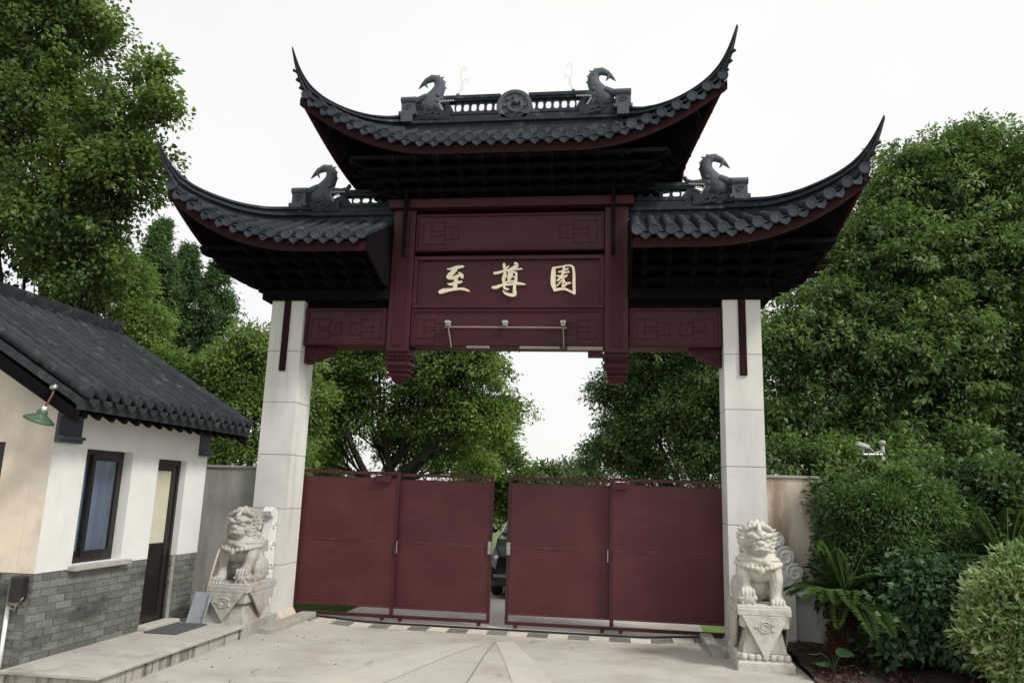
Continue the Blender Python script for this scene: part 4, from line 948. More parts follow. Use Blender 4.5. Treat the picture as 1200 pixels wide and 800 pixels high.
# roof
XE, ZE, XR, ZR = -3.02, 2.335, -4.95, 3.46; YR0, YR1 = -3.74, -.70
m = MB()
for s in (1, -1):
    xe = XE if s > 0 else 2*XR-XE
    m.add([(xe, YR0, ZE-.02), (xe, YR1, ZE-.02), (XR, YR1, ZR-.02), (XR, YR0, ZR-.02), (xe-.03*s, YR0, ZE-.11), (xe-.03*s, YR1, ZE-.11), (XR, YR1, ZR-.11), (XR, YR0, ZR-.11)],
          [(0,1,2,3), (7,6,5,4), (0,4,5,1), (1,5,6,2), (3,2,6,7), (0,3,7,4)])
hr = m.build('roof', 'htile', GH)
for s in (1, -1):
    for yy in (YR0-.0, YR1-.05): m = MB(); m.add([(XR+s*1.90, yy, ZE-.22), (XR, yy, ZR-.26), (XR, yy, ZR-.1), (XR+s*1.90, yy, ZE-.07), (XR+s*1.90, yy+.05, ZE-.22), (XR, yy+.05, ZR-.26), (XR, yy+.05, ZR-.1), (XR+s*1.90, yy+.05, ZE-.07)], [(3,2,1,0),(4,5,6,7),(0,1,5,4),(1,2,6,5),(2,3,7,6),(3,0,4,7)]); m.build('shade_barge_board', 'darkwood', hr)  # deep black barge boards, also standing in for the shaded underside of the overhang
for s in (1, -1):
    MB().add([(XR+s*1.88, YR0+.051, ZE-.125), (XR+s*1.88, YR1-.051, ZE-.125), (XR, YR1-.051, ZR-.125), (XR, YR0+.051, ZR-.125)], [(0, 1, 2, 3)]).build('soffit_board', 'darkwood', hr)
m = MB()
for k in range(16):
    yy = YR0+.15+k*(YR1-YR0-.25)/15; m.bar((XE-.05, yy, ZE-.152), (XR+.02, yy, ZR-.162), .05, .05)
o = m.build('rafters', 'darkwood', hr); o['kind'] = 'stuff'
MB().box(XF-.001, XE-.06, YR0+.06, YR1-.06, 2.19, 2.2).build('eave_board', 'darkwood', hr) if False else None
nr = 18; hd = MB().lathe([(.050, .04), (.056, .02), (.056, -.006), (.047, -.012), (.041, -.006), (0, -.006)], (0, 0, 0), 14, 'y').mesh('eave_disc', 'htile')
hdr = MB().prism([(-.07, .01), (-.035, -.012), (0, -.018), (.035, -.012), (.07, .01), (.06, -.05), (0, -.105), (-.06, -.05)], lambda x, z: (x, -.012, z), lambda x, z: (x, .008, z)).mesh('drip_tile', 'htile')
dy = (YR1-YR0-.12)/(nr-1)
rowm = tube_row((XE, 0, ZE), (XR+.10, 0, ZR-.055), .05).mesh('cover_tile_row', 'htile', smooth=True)
rowb = tube_row((2*XR-XE, 0, ZE), (XR-.10, 0, ZR-.055), .05).mesh('cover_tile_row', 'htile', smooth=True)
for i in range(nr):
    yy = YR0+.06+i*dy
    inst('cover_tile_row', rowm, hr, (0, yy, .042+random.uniform(-.006, .006))); inst('cover_tile_row', rowb, hr, (0, yy, 0))
    inst('eave_disc', hd, hr, (XE+.024, yy, ZE+.040+random.uniform(-.004, .004)), (0, 0, math.pi/2)); 
    if i < nr-1: inst('drip_tile', hdr, hr, (XE+.01, yy+dy/2, ZE+.0), (0, 0, math.pi/2), (1, 1, .72))
# pan-tile laps between the rows
m = MB(); sl = math.atan2(ZR-ZE, XE-XR)
for i in range(nr-1):
    yy = YR0+.06+(i+.5)*dy
    for k in range(22):
        f = (k+.0)/22; xx = XE+(XR-XE)*f; zz = ZE+(ZR-ZE)*f-.012
        m.add([(xx, yy-.06, zz+.006), (xx, yy, zz-.006), (xx, yy+.06, zz+.006), (xx-.10, yy+.06, zz+.048), (xx-.10, yy, zz+.036), (xx-.10, yy-.06, zz+.048)], [(0, 1, 4, 5), (1, 2, 3, 4)])
o = m.build('pan_tile', 'pan', hr); o['kind'] = 'stuff'
# ridge with upright tiles
rg = MB().box(XR-.10, XR+.10, YR0+.03, YR1-.08, ZR-.09, ZR-.005).box(XR-.06, XR+.06, YR0+.03, YR1-.08, ZR-.004, ZR+.03).build('roof_ridge', 'htile', hr)
m = MB(); n = 84
for k in range(n):
    yy = YR0+.05+(YR1-YR0-.2)*k/n; m.bar((XR, yy, ZR+.03), (XR, yy+.03, ZR+.165+.006*random.random()), .13, .016, up=(0, 1, 0))
o = m.build('upright_ridge_tiles', 'htile', rg); o['kind'] = 'stuff'
MB().box(XR-.09, XR+.09, YR1-.14, YR1-.05, ZR+.0305, ZR+.17).tube([(XR-.10, YR1-.095, ZR+.15), (XR+.10, YR1-.095, ZR+.15)], .035, 9).build('ridge_end', 'htile', rg)

# platform, mat, shovel
pf = struct(MB().box(-3.40, -2.60, -3.68, -1.30, -.1, .118).build('platform', 'platside'))
MB().box(-3.40, -2.56, -3.72, -1.28, .1185, .15).build('platform_slab', 'platform', pf, bevel=.006)
MB().box(-3.40, -2.60, -1.279, -.42, -.1, .148).build('platform_end', 'wallg', pf, bevel=.006)
struct(MB().box(-2.62, -2.42, -.9, .42, -.1, .055).build('kerb', 'kerb', bevel=.01))
struct(MB().box(2.46, 2.60, -.75, .40, -.1, .06).build('kerb', 'kerb', bevel=.01))
q = MB()
q.box(-3.28, -2.93, -2.02, -1.42, .151, .165)
tag(q.build('door_mat', 'mat', org=(-3.1, -1.7, .151), bevel=.004), 'dark rubber mat lying before the guardhouse door', 'mat')
sh = thing('shovel', 'flat galvanised metal shovel with wooden handle leaning against the lion pedestal', 'shovel', (-3.03, -1.33, .15))
a0 = Vector((-3.10, -1.37, .155)); a1 = Vector((-3.05, -1.315, .475))
dirv = (a1-a0).normalized(); sidev = Vector((1, .0, 0)); m = MB()
pts = []
for u in (-1, 1):
    for v in (0, 1):
        pass
hw = .095
b0, b1 = a0-sidev*hw, a0+sidev*hw; t0, t1 = a1-sidev*hw*.9, a1+sidev*hw*.9; nn = Vector((0, .008, -.002))
m.add([b0, b1, t1, t0, b0+nn, b1+nn, t1+nn, t0+nn], [(0,1,2,3),(7,6,5,4),(0,4,5,1),(1,5,6,2),(2,6,7,3),(3,7,4,0)])
for s in (-1, 1): m.bar(a0+sidev*hw*s*.98+Vector((0, -.012, 0)), a1+sidev*hw*s*.88+Vector((0, -.012, 0)), .01, .03, up=(0, 1, 0))
m.build('blade', 'shovel', sh)
MB().tube([a1+Vector((0, .004, -.08)), Vector((-3.02, -1.29, .62)), Vector(tuple(bp(257, 643, 'y', -1.24)))], [.014, .013, .012], 8).build('handle', 'wood', sh, smooth=True)

# lamp on the gable end, meter and pipes
lp = thing('wall_lamp', 'green enamel shade lamp on a thin curved arm under the guardhouse eave', 'lamp', (-3.40, -3.77, 2.40))
mount = bp(64, 452, 'y', -3.77); tip = bp(53, 476, 'y', -3.82); 
mo = MB().lathe([(0, .0), (.028, .0), (.034, -.02), (.02, -.035), (0, -.036)], (mount[0], -3.775, mount[2]+.0), 12, 'z').box(mount[0]-.012, mount[0]+.012, -3.775, -3.741, mount[2]-.02, mount[2]+.012)
mo.build('mount', 'steel', lp, smooth=True)
MB().tube([(mount[0], -3.775, mount[2]-.03), (mount[0]+.01, -3.79, mount[2]-.07), (tip[0]+.012, -3.815, tip[2]+.03), tuple(tip)], .008, 7).build('arm', 'redwire', lp, smooth=True)
ax_ = (Vector((.38, -.05, 1))).normalized(); rot = ax_.to_track_quat('Z', 'Y').to_matrix()
def lam(prof, mname, nm):
    q = MB().lathe(prof, (0, 0, 0), 26); q.v = [tuple(Vector(tip)+rot @ Vector(p)) for p in q.v]; return q.build(nm, mname, lp, smooth=True)
lam([(0, .0), (.016, .0), (.016, -.05), (0, -.05)], 'white', 'lamp_holder')
lam([(.010, -.03), (.034, -.034), (.042, -.052), (.041, -.074), (.072, -.088), (.105, -.108), (.122, -.126), (.117, -.127), (.10, -.11), (.065, -.094), (.03, -.08)], 'green', 'lamp_shade')
lam([(0, -.075), (.014, -.08), (.022, -.10), (.015, -.118), (0, -.122)], 'white', 'bulb')
q0 = bp(22, 690, 'y', -3.55)
mt = thing('meter_box', 'black electrical box with looped cables on the guardhouse brick', 'box', (q0[0], -3.53, .58))
MB().box(q0[0]-.055, q0[0]+.055, -3.60, -3.502, q0[2]-.10, q0[2]+.11).build('housing', 'black', mt, bevel=.02)
for k, (dx, dz) in enumerate(((.07, -.12), (.03, -.16))):
    MB().tube([(q0[0]-.06, -3.56, q0[2]+.12), (q0[0]-.075, -3.57, q0[2]), (q0[0]-.06, -3.58, q0[2]-.10-.03*k), (q0[0]+.02, -3.59, q0[2]+dz), (q0[0]+dx, -3.57, q0[2]-.06)], .006, 6).build('cable', 'conduit', mt, smooth=True)
q1 = bp(3, 720, 'y', -3.55)
tag(MB().tube([(q1[0]+.03, -3.54, .9*q1[2]+.12), (q1[0]+.03, -3.54, .0)], .016, 10).build('water_pipe', 'white', smooth=True, org=(q1[0]+.03, -3.54, 0)), 'thin white pipe standing against the guardhouse brick base', 'pipe')

# ------------------------------------------------------------------ car behind the gates
cx0, cy0 = .17, 3.2
CAR = thing('parked_car', 'black car facing the gates, seen through the gap between the leaves', 'car', (cx0, cy0+2, -.06))
def carsec(y, hw, z0, z1, zs): return [(cx0-hw, cy0+y, z0), (cx0+hw, cy0+y, z0), (cx0+hw*1.02, cy0+y, zs), (cx0+hw*.92, cy0+y, z1), (cx0-hw*.92, cy0+y, z1), (cx0-hw*1.02, cy0+y, zs)]
MB().sweep([carsec(0, .66, .20, .62, .42), carsec(.12, .76, .14, .78, .5), carsec(.5, .80, .12, .88, .58), carsec(1.15, .82, .12, .95, .62), carsec(3.4, .82, .12, .97, .64), carsec(3.9, .78, .16, .92, .6), carsec(4.05, .70, .25, .8, .5)]).build('body', 'carp', CAR, smooth=False, bevel=.03)
cab = MB().sweep([[(cx0-.74, cy0+.95, .945), (cx0+.74, cy0+.95, .945), (cx0+.70, cy0+1.0, .97), (cx0-.70, cy0+1.0, .97)], [(cx0-.75, cy0+1.1, .945), (cx0+.75, cy0+1.1, .945), (cx0+.58, cy0+1.75, 1.44), (cx0-.58, cy0+1.75, 1.44)], [(cx0-.75, cy0+2.2, .945), (cx0+.75, cy0+2.2, .945), (cx0+.60, cy0+2.3, 1.48), (cx0-.60, cy0+2.3, 1.48)], [(cx0-.74, cy0+3.6, .945), (cx0+.74, cy0+3.6, .945), (cx0+.56, cy0+3.1, 1.44), (cx0-.56, cy0+3.1, 1.44)]]).build('cabin', 'carp', CAR, bevel=.03)
MB().add([(cx0-.66, cy0+.985, .985), (cx0+.66, cy0+.985, .985), (cx0+.54, cy0+1.66, 1.40), (cx0-.54, cy0+1.66, 1.40)], [(0, 1, 2, 3)]).build('windscreen', 'cglass', CAR)
MB().box(cx0-.36, cx0+.36, cy0-.015, cy0+.05, .36, .58).build('grille', 'black', CAR)
for s in (-1, 1):
    MB().ell((cx0+s*.58, cy0+.10, .60), (.14, .09, .06)).build('headlight', 'headl', CAR, smooth=True)
    MB().ell((cx0+s*.90, cy0+1.15, 1.0), (.09, .06, .065)).build('mirror', 'carp', CAR, smooth=True)
    MB().box(cx0+s*.58-.12, cx0+s*.58+.12, cy0-.02, cy0+.05, .30, .34).build('fog_light_trim', 'steel', CAR)
    for yy in (.72, 3.2):
        wl = MB().lathe([(.10, -.09), (.24, -.09), (.275, -.05), (.275, .05), (.24, .09), (.10, .09)], (cx0+s*.74, cy0+yy, .215), 22, 'x').build('wheel', 'tyre', CAR, smooth=True)
        MB().lathe([(0, -.095), (.17, -.095), (.17, .095), (0, .095)], (cx0+s*.74, cy0+yy, .215), 18, 'x').build('rim', 'steel', wl)
MB().box(cx0-.22, cx0+.22, cy0-.025, cy0-.015, .40, .50).build('number_plate', 'white', CAR)

# ------------------------------------------------------------------ CCTV
q = bp(1034, 521, 'y', .5)
cc = thing('security_camera', 'small white security camera on a slim post rising behind the hedge', 'camera', (q[0], .5, -.1))
MB().tube([(q[0], .5, -.14), (q[0], .5, q[2])], .022, 10).build('post', 'sill', cc, smooth=True)
MB().lathe([(0, 0), (.036, 0), (.04, .04), (.02, .055), (0, .055)], (q[0], .5, q[2]), 12).build('sensor_cap', 'dullwhite', cc, smooth=True)
MB().tube([(q[0], .5, q[2]-.12), (q[0]-.25, .45, q[2]-.13)], .018, 8).build('arm', 'steel', cc)
c_ = MB().bar((q[0]-.18, .45, q[2]-.04), (q[0]-.34, .38, q[2]-.0), .06, .055).build('camera_body', 'dullwhite', cc, bevel=.015)
MB().tube([(q[0]-.25, .45, q[2]-.13), (q[0]-.25, .42, q[2]-.05)], .014, 8).build('bracket', 'dullwhite', cc)
MB().tube([(q[0]-.18, .45, q[2]-.04), (q[0]-.1, .47, q[2]-.10), (q[0]-.02, .5, q[2]-.08)], .008, 6).build('cable', 'dullwhite', cc)

# ------------------------------------------------------------------ foliage
def lobes_px(L, rz=.85, ry=1.0):
    out_ = []
    for (px, py, r, Y) in L:
        c = bp(px, py, 'y', Y); d = float((c-CP) @ FV); R_ = r*d/FPX; out_.append((c, np.array([R_, R_*ry, R_*rz])))
    return out_
def gapfield(P, f, seed):
    r = np.random.default_rng(seed); s = np.zeros(len(P))
    for _ in range(6):
        k = nrm(r.normal(size=3))*f*r.uniform(.6, 1.6); s += np.sin(P @ k+r.uniform(0, 6.28))
    return s/6
def crown(lobes, ncl, nl, ll, lw, cr, seed, droop=.35, shell=.22, gap=-.28, gf=2.2, flat=.75, jit=.9, jr=.16):
    r = np.random.default_rng(seed)
    C_ = np.array([c for c, _ in lobes]); Rr = np.array([q for _, q in lobes]); wgt = Rr[:, 0]**2; wgt /= wgt.sum(); cen = (C_*wgt[:, None]).sum(0)
    k = r.choice(len(lobes), ncl, p=wgt); d = nrm(r.normal(size=(ncl, 3)))
    d[:, 2] = np.where((d[:, 2] < -.35) & (r.random(ncl) < .6), -d[:, 2], d[:, 2])
    rf = np.clip(1-np.abs(r.normal(0, shell, ncl)), .15, 1.08)
    P = C_[k]+d*Rr[k]*rf[:, None]+r.normal(size=(ncl, 3))*Rr[k]*jr
    keep = gapfield(P, gf, seed+1) > gap; P, d = P[keep], d[keep]; n = len(P)
    off = nrm(r.normal(size=(n, nl, 3)))*(r.random((n, nl, 1))**.45)*cr; off[:, :, 2] *= flat
    sz = r.uniform(.5, 1.45, (n, 1, 1)); off *= sz
    LP = (P[:, None, :]+off).reshape(-1, 3)
    D = nrm(nrm(off)*.9+d[:, None, :]*.5+r.normal(size=(n, nl, 3))*jit*.5+np.array([0, 0, -droop])).reshape(-1, 3)
    U = nrm(np.repeat(d, nl, 0)*.45+np.array([0, 0, .75])+r.normal(size=(n*nl, 3))*.45)
    bad = np.abs((D*U).sum(1)) > .97; U[bad] += np.array([.5, .3, 0]); 
    s_ = r.uniform(.5, 1.3, n*nl)
    return leafquads(LP, D, U, ll*s_, lw*s_*r.uniform(.75, 1.2, n*nl)), P, np.repeat(r.random(n)**1.4, nl*4)
def limb(m, p0, p1, r0, r1, bend=.12, n=9, rr=None):
    p0, p1 = np.array(p0, float), np.array(p1, float); L = np.linalg.norm(p1-p0); b = rng.normal(size=3)*bend*L; b[2] = abs(b[2])*.5
    t = np.linspace(0, 1, n); pts = [p0+(p1-p0)*x+b*math.sin(math.pi*x) for x in t]
    m.tube(pts, [r0+(r1-r0)*x for x in t], 8)
    return pts
def tree(name, label, base, lobes, leafm, ncl, nl, ll, lw, cr, seed, trunk_r=.16, fork=.35, group=None, cat='tree', stems=1, bark='bark', twigs=60, **kw):
    t = thing(name, label, cat, (0, 0, 0), group); t.location = (0, 0, 0)
    (V, F), P, tf = crown(lobes, ncl, nl, ll, lw, cr, seed, **kw)
    part_from(fast_mesh('crown', V, F, leafm, tf), 'crown', t)
    m = MB(); base = np.array(base, float); C_ = np.array([c for c, _ in lobes]); cen = C_.mean(0)
    for s in range(stems):
        b0 = base+np.array([s*.45, .1*s, 0]); zf = base[2]+(cen[2]-base[2])*fork
        f = b0+(cen-b0)*fork*.5+np.array([.12*s, 0, 0]); f[2] = zf
        limb(m, b0, f, trunk_r*1.15, trunk_r*.85, .03)
        for i, c in enumerate(C_):
            if i % stems == s:
                big = (i//stems) < 3; pts = limb(m, f, c, trunk_r*(.6 if big else .24), trunk_r*(.14 if big else .06), .07 if big else .05)
                for _ in range(3):
                    j = rng.integers(2, 5); tgt = P[rng.integers(0, len(P))]
                    near = P[np.argsort(np.linalg.norm(P-c, axis=1))[:max(8, len(P)//len(C_))]]; tgt = near[rng.integers(0, len(near))]
                    limb(m, pts[j+1], tgt, trunk_r*.16, trunk_r*.04, .05, 6)
    m.build('trunk', bark, t, smooth=True)
    return t
G1 = 'trees around the gateway'
tree('sweetgum_tree', 'tall dark sweetgum tree overhanging the guardhouse roof', (-9.6, 3.4, -.14),
     lobes_px([(40,40,85,2.5),(95,25,45,2.2),(150,112,42,2.0),(186,128,22,1.9),(178,80,20,1.9),(40,150,95,2.6),(120,190,62,2.2),(150,210,46,2.0),(60,270,85,2.4),(128,262,38,2.1),(25,345,60,2.6),(110,320,36,2.3),(70,325,46,3.2),(15,400,55,3.4),(105,355,34,3.6),(40,300,50,3.0),(-70,90,120,2.8),(-70,260,110,2.8),(40,-60,90,2.6),(-60,-80,110,2.8)]),
     'leaf_map', 3800, 50, .092, .072, .27, 11, trunk_r=.11, gap=-.30, gf=2.4, shell=.3, group=G1)
tree('pale_broadleaf_tree', 'light green broadleaf tree just above the guardhouse ridge', (-7.2, 5.0, -.14),
     lobes_px([(135,330,36,5),(165,385,34,5),(110,300,30,5),(192,432,26,5),(150,440,30,5.2),(90,345,30,5.2)]), 'leaf_cam2', 800, 44, .095, .055, .28, 12, trunk_r=.12, gap=-.2, group=G1)
tree('broadleaf_tree', 'mid green broadleaf tree behind the grey boundary wall', (-6.2, 5.5, -.14),
     lobes_px([(270,450,44,5.5),(302,415,34,5.5),(245,500,36,5.5),(300,495,46,5.5),(262,540,36,5.2),(345,480,44,6),(320,545,40,5.5),(330,430,36,6)]), 'leaf_cam2', 1700, 46, .088, .05, .26, 13, trunk_r=.13, gap=-.14, group=G1)
# redwoods: tiers of drooping boughs round a straight stem
def redwood(px, ptop, pbot, half, Y, seed, label):
    T = bp(px, ptop, 'y', Y); B = bp(px, pbot, 'y', Y); x, zt, zb = T[0], T[2], 1.2; wdt = half*float((T-CP) @ FV)/FPX
    t = thing('redwood_tree', label, 'tree', (0, 0, 0), G1); r = np.random.default_rng(seed); m = MB()
    m.tube([(x, Y, -.14), (x, Y, zt*.5), (x, Y, zt)], [.16, .10, .01], 8); Ps, Ds = [], []
    for i in range(230):
        f = r.random()**.8; z = zb+(zt-zb)*f; L = wdt*(1-f)**.75*r.uniform(.65, 1.1)+.10; a = r.uniform(0, 6.283)
        d = np.array([math.cos(a), math.sin(a), .25]); p0 = np.array([x, Y, z]); p1 = p0+d*L; p1[2] -= .18*L
        if i % 2 == 0: m.tube([p0, (p0+p1)/2+np.array([0, 0, .06]), p1], [.022, .014, .004], 5, caps=False)
        n = int(70+110*L); u = r.random(n)**.7
        pp = p0+(p1-p0)*u[:, None]+r.normal(size=(n, 3))*np.array([.09, .09, .11])*(.6+.6*L); Ps.append(pp); Ds.append(np.repeat(d[None], n, 0))
    P = np.concatenate(Ps); D = nrm(np.concatenate(Ds)*.5+r.normal(size=P.shape)*.6+np.array([0, 0, -.35])); U = nrm(r.normal(size=P.shape)*.5+np.array([0, 0, .8]))
    s_ = r.uniform(.6, 1.2, len(P)); V, F = leafquads(P, D, U, .17*s_, .042*s_)
    part_from(fast_mesh('crown', V, F, 'leaf_con'), 'crown', t); m.build('trunk', 'bark', t, smooth=True)
redwood(192, 258, 470, 60, 9, 21, 'tallest slender redwood rising behind the guardhouse, beside the sweetgum')
redwood(222, 290, 470, 58, 10, 22, 'slender redwood standing between the tallest redwood and the shorter one')
redwood(258, 308, 470, 56, 9.5, 23, 'shorter slender redwood tucked below the tip of the left side roof')
tree('camphor_tree', 'spreading camphor tree with forked dark trunk seen through the gateway', (-4.36, 8.2, -.14),
     lobes_px([(395,455,42,8),(445,430,46,8),(520,432,50,8),(572,440,40,8),(600,480,24,8),(560,495,42,8),(500,480,46,8.3),(428,485,44,8.3),(372,505,36,8),(480,385,56,8.2),(560,395,46,8),(400,400,50,8),(530,520,36,9),(470,522,30,9.5),(395,530,26,9.5),(500,545,22,11),(560,548,22,11),(385,552,20,11),(345,545,26,10)]),
     'leaf_cam2', 3600, 46, .088, .052, .26, 14, trunk_r=.17, stems=2, fork=.46, gap=-.24, shell=.32, gf=2.6, group=G1)
tree('young_camphor_tree', 'pale green tree behind the free edge of the left gate leaves', (-1.6, 14, -.14),
     lobes_px([(592,545,24,14),(575,520,26,14),(600,580,18,14),(585,600,18,14),(560,560,26,14)]), 'leaf_cam2', 420, 30, .13, .075, .34, 15, trunk_r=.12, group=G1)
tree('roadside_camphor_tree', 'rounded camphor tree leaning into the gateway opening from the right', (3.6, 11.5, -.14),
     lobes_px([(704,462,16,11),(735,455,32,11),(742,505,40,11),(790,440,52,11),(800,500,52,10.5),(850,470,55,10),(705,535,24,11.5),(760,400,50,11),(830,545,40,10),(750,545,34,11.5),(860,400,50,10)]),
     'leaf_cam', 2600, 46, .095, .055, .29, 16, trunk_r=.13, gap=-.5, shell=.34, gf=2.4, group=G1)
tree('large_camphor_tree', 'great camphor tree filling the view right of the gateway, behind the wall', (6.9, 5.6, -.14),
     lobes_px([(1105,195,40,5.4),(1145,185,40,5.5),(1060,205,34,5.2),(1080,235,46,5.2),(1130,245,60,5.3),(1040,240,34,5.1),(1000,320,40,4.9),(1120,390,60,4.6),(1030,370,52,4.6),(1030,300,58,5),(965,370,55,4.6),(1075,330,80,5),(1150,330,90,5.2),(925,420,46,4.4),(1000,430,70,4.4),(1090,440,80,4.4),(940,500,55,4.2),(1030,520,60,4.2),(1120,520,60,4.4),(915,545,32,3),(965,548,36,3),(1050,545,42,3),(1130,545,42,3)]),
     'leaf_cam', 4400, 44, .105, .050, .20, 17, trunk_r=.2, gap=-.7, gf=1.8, shell=.3, jr=.24, droop=.5, group=G1)
tree('second_camphor_tree', 'camphor tree at the right edge, partly merged with the great camphor', (10.2, 5.2, -.14),
     lobes_px([(1215,225,66,5.2),(1190,300,70,5),(1260,320,90,5.2),(1200,400,80,4.6),(1280,440,90,5),(1180,480,70,4.4),(1240,530,60,4.6)]), 'leaf_cam', 2500, 44, .105, .050, .20, 18, trunk_r=.18, gap=-.7, gf=1.8, shell=.3, jr=.24, droop=.5, group=G1)
# far planting along the road beyond
for i, (px, py, r, Y, lab) in enumerate(((640, 552, 16, 42, 'distant grey-green bush at the end of the road, nearer the camphor'), (668, 550, 18, 46, 'distant grey-green bush in the middle of the road end'), (692, 552, 15, 40, 'distant grey-green bush beside the leaning camphor'), (618, 560, 16, 36, 'distant bush beside the pale tree'))):
    lb = lobes_px([(px, py+8, r, Y), (px-10, py+14, r*.8, Y), (px+9, py+13, r*.8, Y)]); b0 = lb[0][0].copy(); b0[2] = -.14
    tree('far_bush', lab, b0, lb, 'leaf_far', 200, 22, .30, .16, .6, 30+i, trunk_r=.1, cat='bush', group='far planting')
r = np.random.default_rng(5); lb = []
for i in range(70):
    side = -1 if i % 2 else 1; Y = r.uniform(14, 80); X = side*r.uniform(4.5, 16)+0; lb.append((np.array([X, Y, r.uniform(.3, 1.0)]), np.array([1.6, 1.6, 1.1])*r.uniform(.7, 1.3)))
for i in range(24): X = -30+2.6*i+r.uniform(-1, 1); lb.append((np.array([X, 85+r.uniform(-3, 3), 1.3]), np.array([2.6, 2.2, 2.0])*r.uniform(.7, 1.25)))
(V, F), P, tf = crown(lb, 2600, 14, .42, .22, .7, 77); o = part_from(fast_mesh('far_shrubbery', V, F, 'leaf_far'), 'far_shrubbery', None); o['kind'] = 'stuff'; o['label'] = 'low far shrubbery lining the road beyond the gates'; o['category'] = 'shrubbery'
# grass blades inside the gates
n = 26000; P = np.stack([r.uniform(-6.5, -2.35, n), r.uniform(.8, 5.5, n), np.full(n, -.14)], 1); D = nrm(r.normal(size=(n, 3))*.35+np.array([0, 0, 1])); U = nrm(r.normal(size=(n, 3)))
V, F = leafquads(P, D, U, r.uniform(.10, .2, n), np.full(n, .014)); o = part_from(fast_mesh('grass', V, F, 'blade'), 'grass', None); o['kind'] = 'stuff'; o['label'] = 'short green grass inside the gates left of the road'; o['category'] = 'grass'

# garden on the right
def bush(name, label, L, leafm, ncl, nl, ll, lw, cr, seed, base, cat='shrub', stems=1, tr=.03, explicit=None, **kw):
    lb = explicit if explicit is not None else lobes_px(L)
    return tree(name, label, base, lb, leafm, ncl, nl, ll, lw, cr, seed, trunk_r=tr, cat=cat, fork=.3, **kw)
hl = []
for i in range(14):
    x = 4.10+i*.40; hl.append((np.array([x, -.10+.08*math.sin(i), 1.50+.022*i]), np.array([.33, .30, .52]))); hl.append((np.array([x, -.10, .75]), np.array([.33, .30, .60])))
bush('hedge', 'tall clipped dark green hedge standing before the cream boundary wall', None, 'leaf_hedge', 3600, 28, .078, .045, .14, 40, (5.0, -.1, 0), explicit=hl, cat='hedge', gap=-.5, shell=.14, droop=.1)
bush('nandina_shrub', 'feathery fine leaved green shrub growing in front of the hedge', [(988,592,18,-.5),(1003,632,22,-.6),(1040,600,32,-.65),(1078,588,26,-.65),(1112,640,22,-.8),(1062,648,32,-.8),(1024,668,24,-.75),(1095,610,22,-.7),(1055,565,16,-.55)], 'leaf_nan', 1700, 40, .066, .017, .15, 41, (4.6, -.8, .05), gap=-.45, shell=.3, droop=.4)
bush('glossy_shrub', 'low glossy dark green shrub under the feathery shrub', [(1080,715,50,-1.15),(1050,745,34,-1.2),(1110,740,44,-1.25),(1085,690,40,-1.1),(1135,700,45,-1.1)], 'leaf_low', 900, 20, .085, .055, .12, 42, (4.75, -1.15, .05), gap=-.5, shell=.2, droop=.25)
bush('variegated_shrub', 'pale yellow-green rounded shrub in front of the dark planting', [(1195,715,46,-1.9),(1172,745,34,-2.0),(1225,705,55,-1.9),(1195,775,40,-2.0),(1240,760,60,-2.0),(1212,672,28,-1.8)], 'leaf_var', 2200, 20, .075, .030, .085, 43, (4.85, -1.95, .0), gap=-.6, shell=.16, jr=.2, droop=-.25)
# cycads: trunk, fronds each a part
def frond_mesh(L, rise, sag, lm, seed, nlf=60):
    r = np.random.default_rng(seed); t = np.linspace(0, 1, 14); pts = np.stack([L*(t*math.cos(rise)+0*t), 0*t, L*(t*math.sin(rise)-sag*t*t)], 1)
    m = MB().tube(pts, [.010*(1-.8*x) for x in t], 5)
    V0 = np.array(m.v); F0 = [f for f in m.f if len(f) == 4]
    u = np.linspace(.12, .99, nlf); px_ = np.interp(u, t, pts[:, 0]); pz = np.interp(u, t, pts[:, 2]); Pp, Dd, Uu, Ll = [], [], [], []
    for s in (-1, 1):
        for a, x, z in zip(u, px_, pz):
            Pp.append((x, 0, z)); Dd.append((.62, s*.75, .22+r.uniform(-.08, .08))); Uu.append((0, -s*.25, 1)); Ll.append(L*.20*math.sin(math.pi*min(1, .16+.84*a))**.7+.02)
    V, F = leafquads(np.array(Pp), nrm(np.array(Dd)), nrm(np.array(Uu)), np.array(Ll), np.full(len(Pp), .024), fold=.2, sag=.15)
    return fast_mesh('frond', np.concatenate([V0, V]), np.concatenate([np.array(F0), F+len(V0)]), lm)
FM = {(k, y): frond_mesh(.95, a, s, 'leaf_cycy' if y else 'leaf_cyc', 60+k) for k, (a, s) in enumerate(((1.25, .25), (.95, .45), (.6, .55), (.2, .5))) for y in (0, 1)}
FD = frond_mesh(.7, -.5, .6, 'leaf_dead', 70)
def cycad(base, h, label, seed, n, sc, dead=0, young=()):
    t = thing('cycad', label, 'cycad', base, 'cycads in the garden bed'); r = np.random.default_rng(seed); m = MB()
    m.tube([(base[0], base[1], base[2]-.05), (base[0], base[1], base[2]+h*.5), (base[0], base[1], base[2]+h)], [.16, .17, .10], 12)
    for i in range(90):
        a = r.uniform(0, 6.283); z = base[2]+r.uniform(.02, h*.95); d = np.array([math.cos(a), math.sin(a), .7]); p = np.array([base[0], base[1], z])+d*np.array([.14, .14, 0]); m.tube([p, p+d*.08], [.03, .008], 5)
    m.build('trunk', 'shag', t)
    for i in range(n):
        k = [0, 0, 1, 1, 2, 2, 2, 3][i % 8]; a = i*2.399+r.uniform(-.2, .2)
        inst('frond', FM[(k, 1 if i in young else 0)], t, (base[0], base[1], base[2]+h), (0, 0, a), (sc*r.uniform(.85, 1.1),)*3)
    for i in range(dead): inst('frond', FD, t, (base[0], base[1], base[2]+h*.9), (0, 0, r.uniform(-2.4, .3)), (sc,)*3)
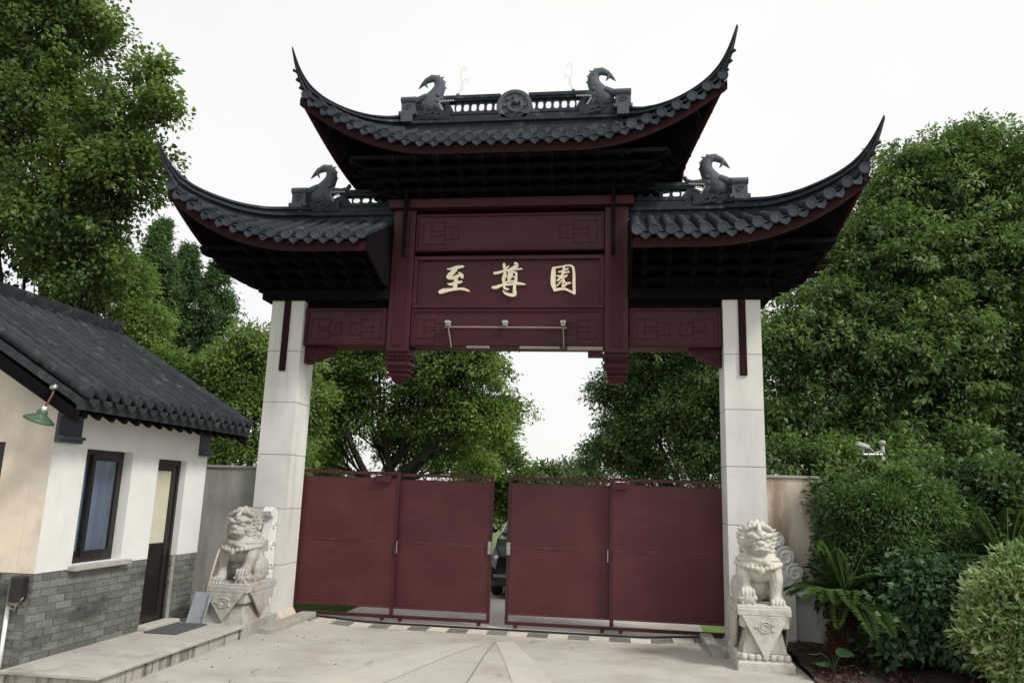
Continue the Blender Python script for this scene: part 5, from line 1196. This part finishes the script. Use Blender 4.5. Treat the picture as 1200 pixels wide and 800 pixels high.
cycad((3.80, -.98, .06), .62, 'cycad with arching fronds and shaggy dark trunk beside the right lion', 81, 44, .80, 10, (0, 1, 8, 9, 16))
cycad((5.30, -1.15, .06), 1.0, 'cycad with wide spreading fronds between the hedge and the pale shrub', 82, 30, .85, 0)
# broad ground leaves
def bigleaf_mesh():
    m = MB(); n = 12; rim = [(.5+.5*math.cos(a)*1.0, .42*math.sin(a), .05*math.cos(2*a)) for a in np.linspace(0, 6.283, n+1)[:-1]]
    m.add([(.45, 0, -.03)]+rim, [(0, i+1, (i+1) % n+1) for i in range(n)]); return m.mesh('leaf', 'leaf_big', smooth=True)
BL = bigleaf_mesh()
for k, (px, py, nn, lab) in enumerate(((1000, 745, 9, 'broad leaved ground plant at the foot of the cycad trunk'), (1040, 755, 12, 'broad leaved ground plant below the glossy shrub'), (978, 770, 7, 'small broad leaved ground plant near the lion pedestal'), (935, 720, 6, 'broad leaved ground plant behind the lion pedestal'))):
    b0 = bp(px, py+18, 'z', .06); b0[1] = max(b0[1], -1.5); t = thing('ground_plant', lab, 'plant', tuple(b0), 'broad leaved plants in the bed'); m = MB()
    for i in range(nn):
        a = rng.uniform(0, 6.28); L = rng.uniform(.08, .2); hh = rng.uniform(.06, .26); p = (b0[0]+L*math.cos(a), b0[1]+L*.7*math.sin(a), b0[2]+hh)
        m.tube([tuple(b0), (b0[0]+L*.4*math.cos(a), b0[1]+L*.3*math.sin(a), b0[2]+hh*.7), p], .005, 5); inst('leaf', BL, t, p, (rng.uniform(-.4, .4), rng.uniform(.1, .8), a), (rng.uniform(.11, .19),)*3)
    m.build('stem', 'leaf_big', t)
# litter: red ground leaves along the bed edge, dead leaves on soil and concrete
n = 600; X = r.uniform(3.3, 6.5, n); Yv = -1.72+np.abs(r.normal(0, .16, n)); P = np.stack([X, Yv, np.array([soilz(a, b) for a, b in zip(X, Yv)])+.01+r.random(n)*.05], 1)
keep = np.sin(X*4)+np.sin(X*9.3+1) > -.3; P = P[keep]; n = len(P)
V, F = leafquads(P, nrm(r.normal(size=(n, 3))+np.array([0, 0, .5])), nrm(r.normal(size=(n, 3))*.4+np.array([0, 0, 1])), r.uniform(.03, .07, n), r.uniform(.015, .03, n))
o = part_from(fast_mesh('red_ground_cover', V, F, 'leaf_red'), 'red_ground_cover', None); o['kind'] = 'stuff'; o['label'] = 'small dark red ground cover along the edge of the bed'; o['category'] = 'ground cover'
n = 700; X = np.concatenate([r.uniform(3.3, 7, 560), r.uniform(-2.5, -1.2, 90)*1.0, r.uniform(3.3, 6, 50)]); Yv = np.concatenate([r.uniform(-1.7, .1, 560), np.where(np.arange(90) < 26, r.uniform(-3.4, -.5, 90), -40), r.uniform(-1.7, .0, 50)])
Z = np.array([soilz(a, b) if a > 3.3 else zroad(a, b) for a, b in zip(X, Yv)])+.008; sc = np.where(X > 3.3, 1, .55)
V, F = leafquads(np.stack([X, Yv, Z], 1), nrm(r.normal(size=(n, 3))*np.array([1, 1, .15])), nrm(r.normal(size=(n, 3))*.25+np.array([0, 0, 1])), r.uniform(.03, .08, n)*sc, r.uniform(.012, .035, n)*sc)
o = part_from(fast_mesh('leaf_litter', V, F, 'leaf_dead'), 'leaf_litter', None); o['kind'] = 'stuff'; o['label'] = 'fallen brown leaves scattered on soil and concrete'; o['category'] = 'leaf litter'
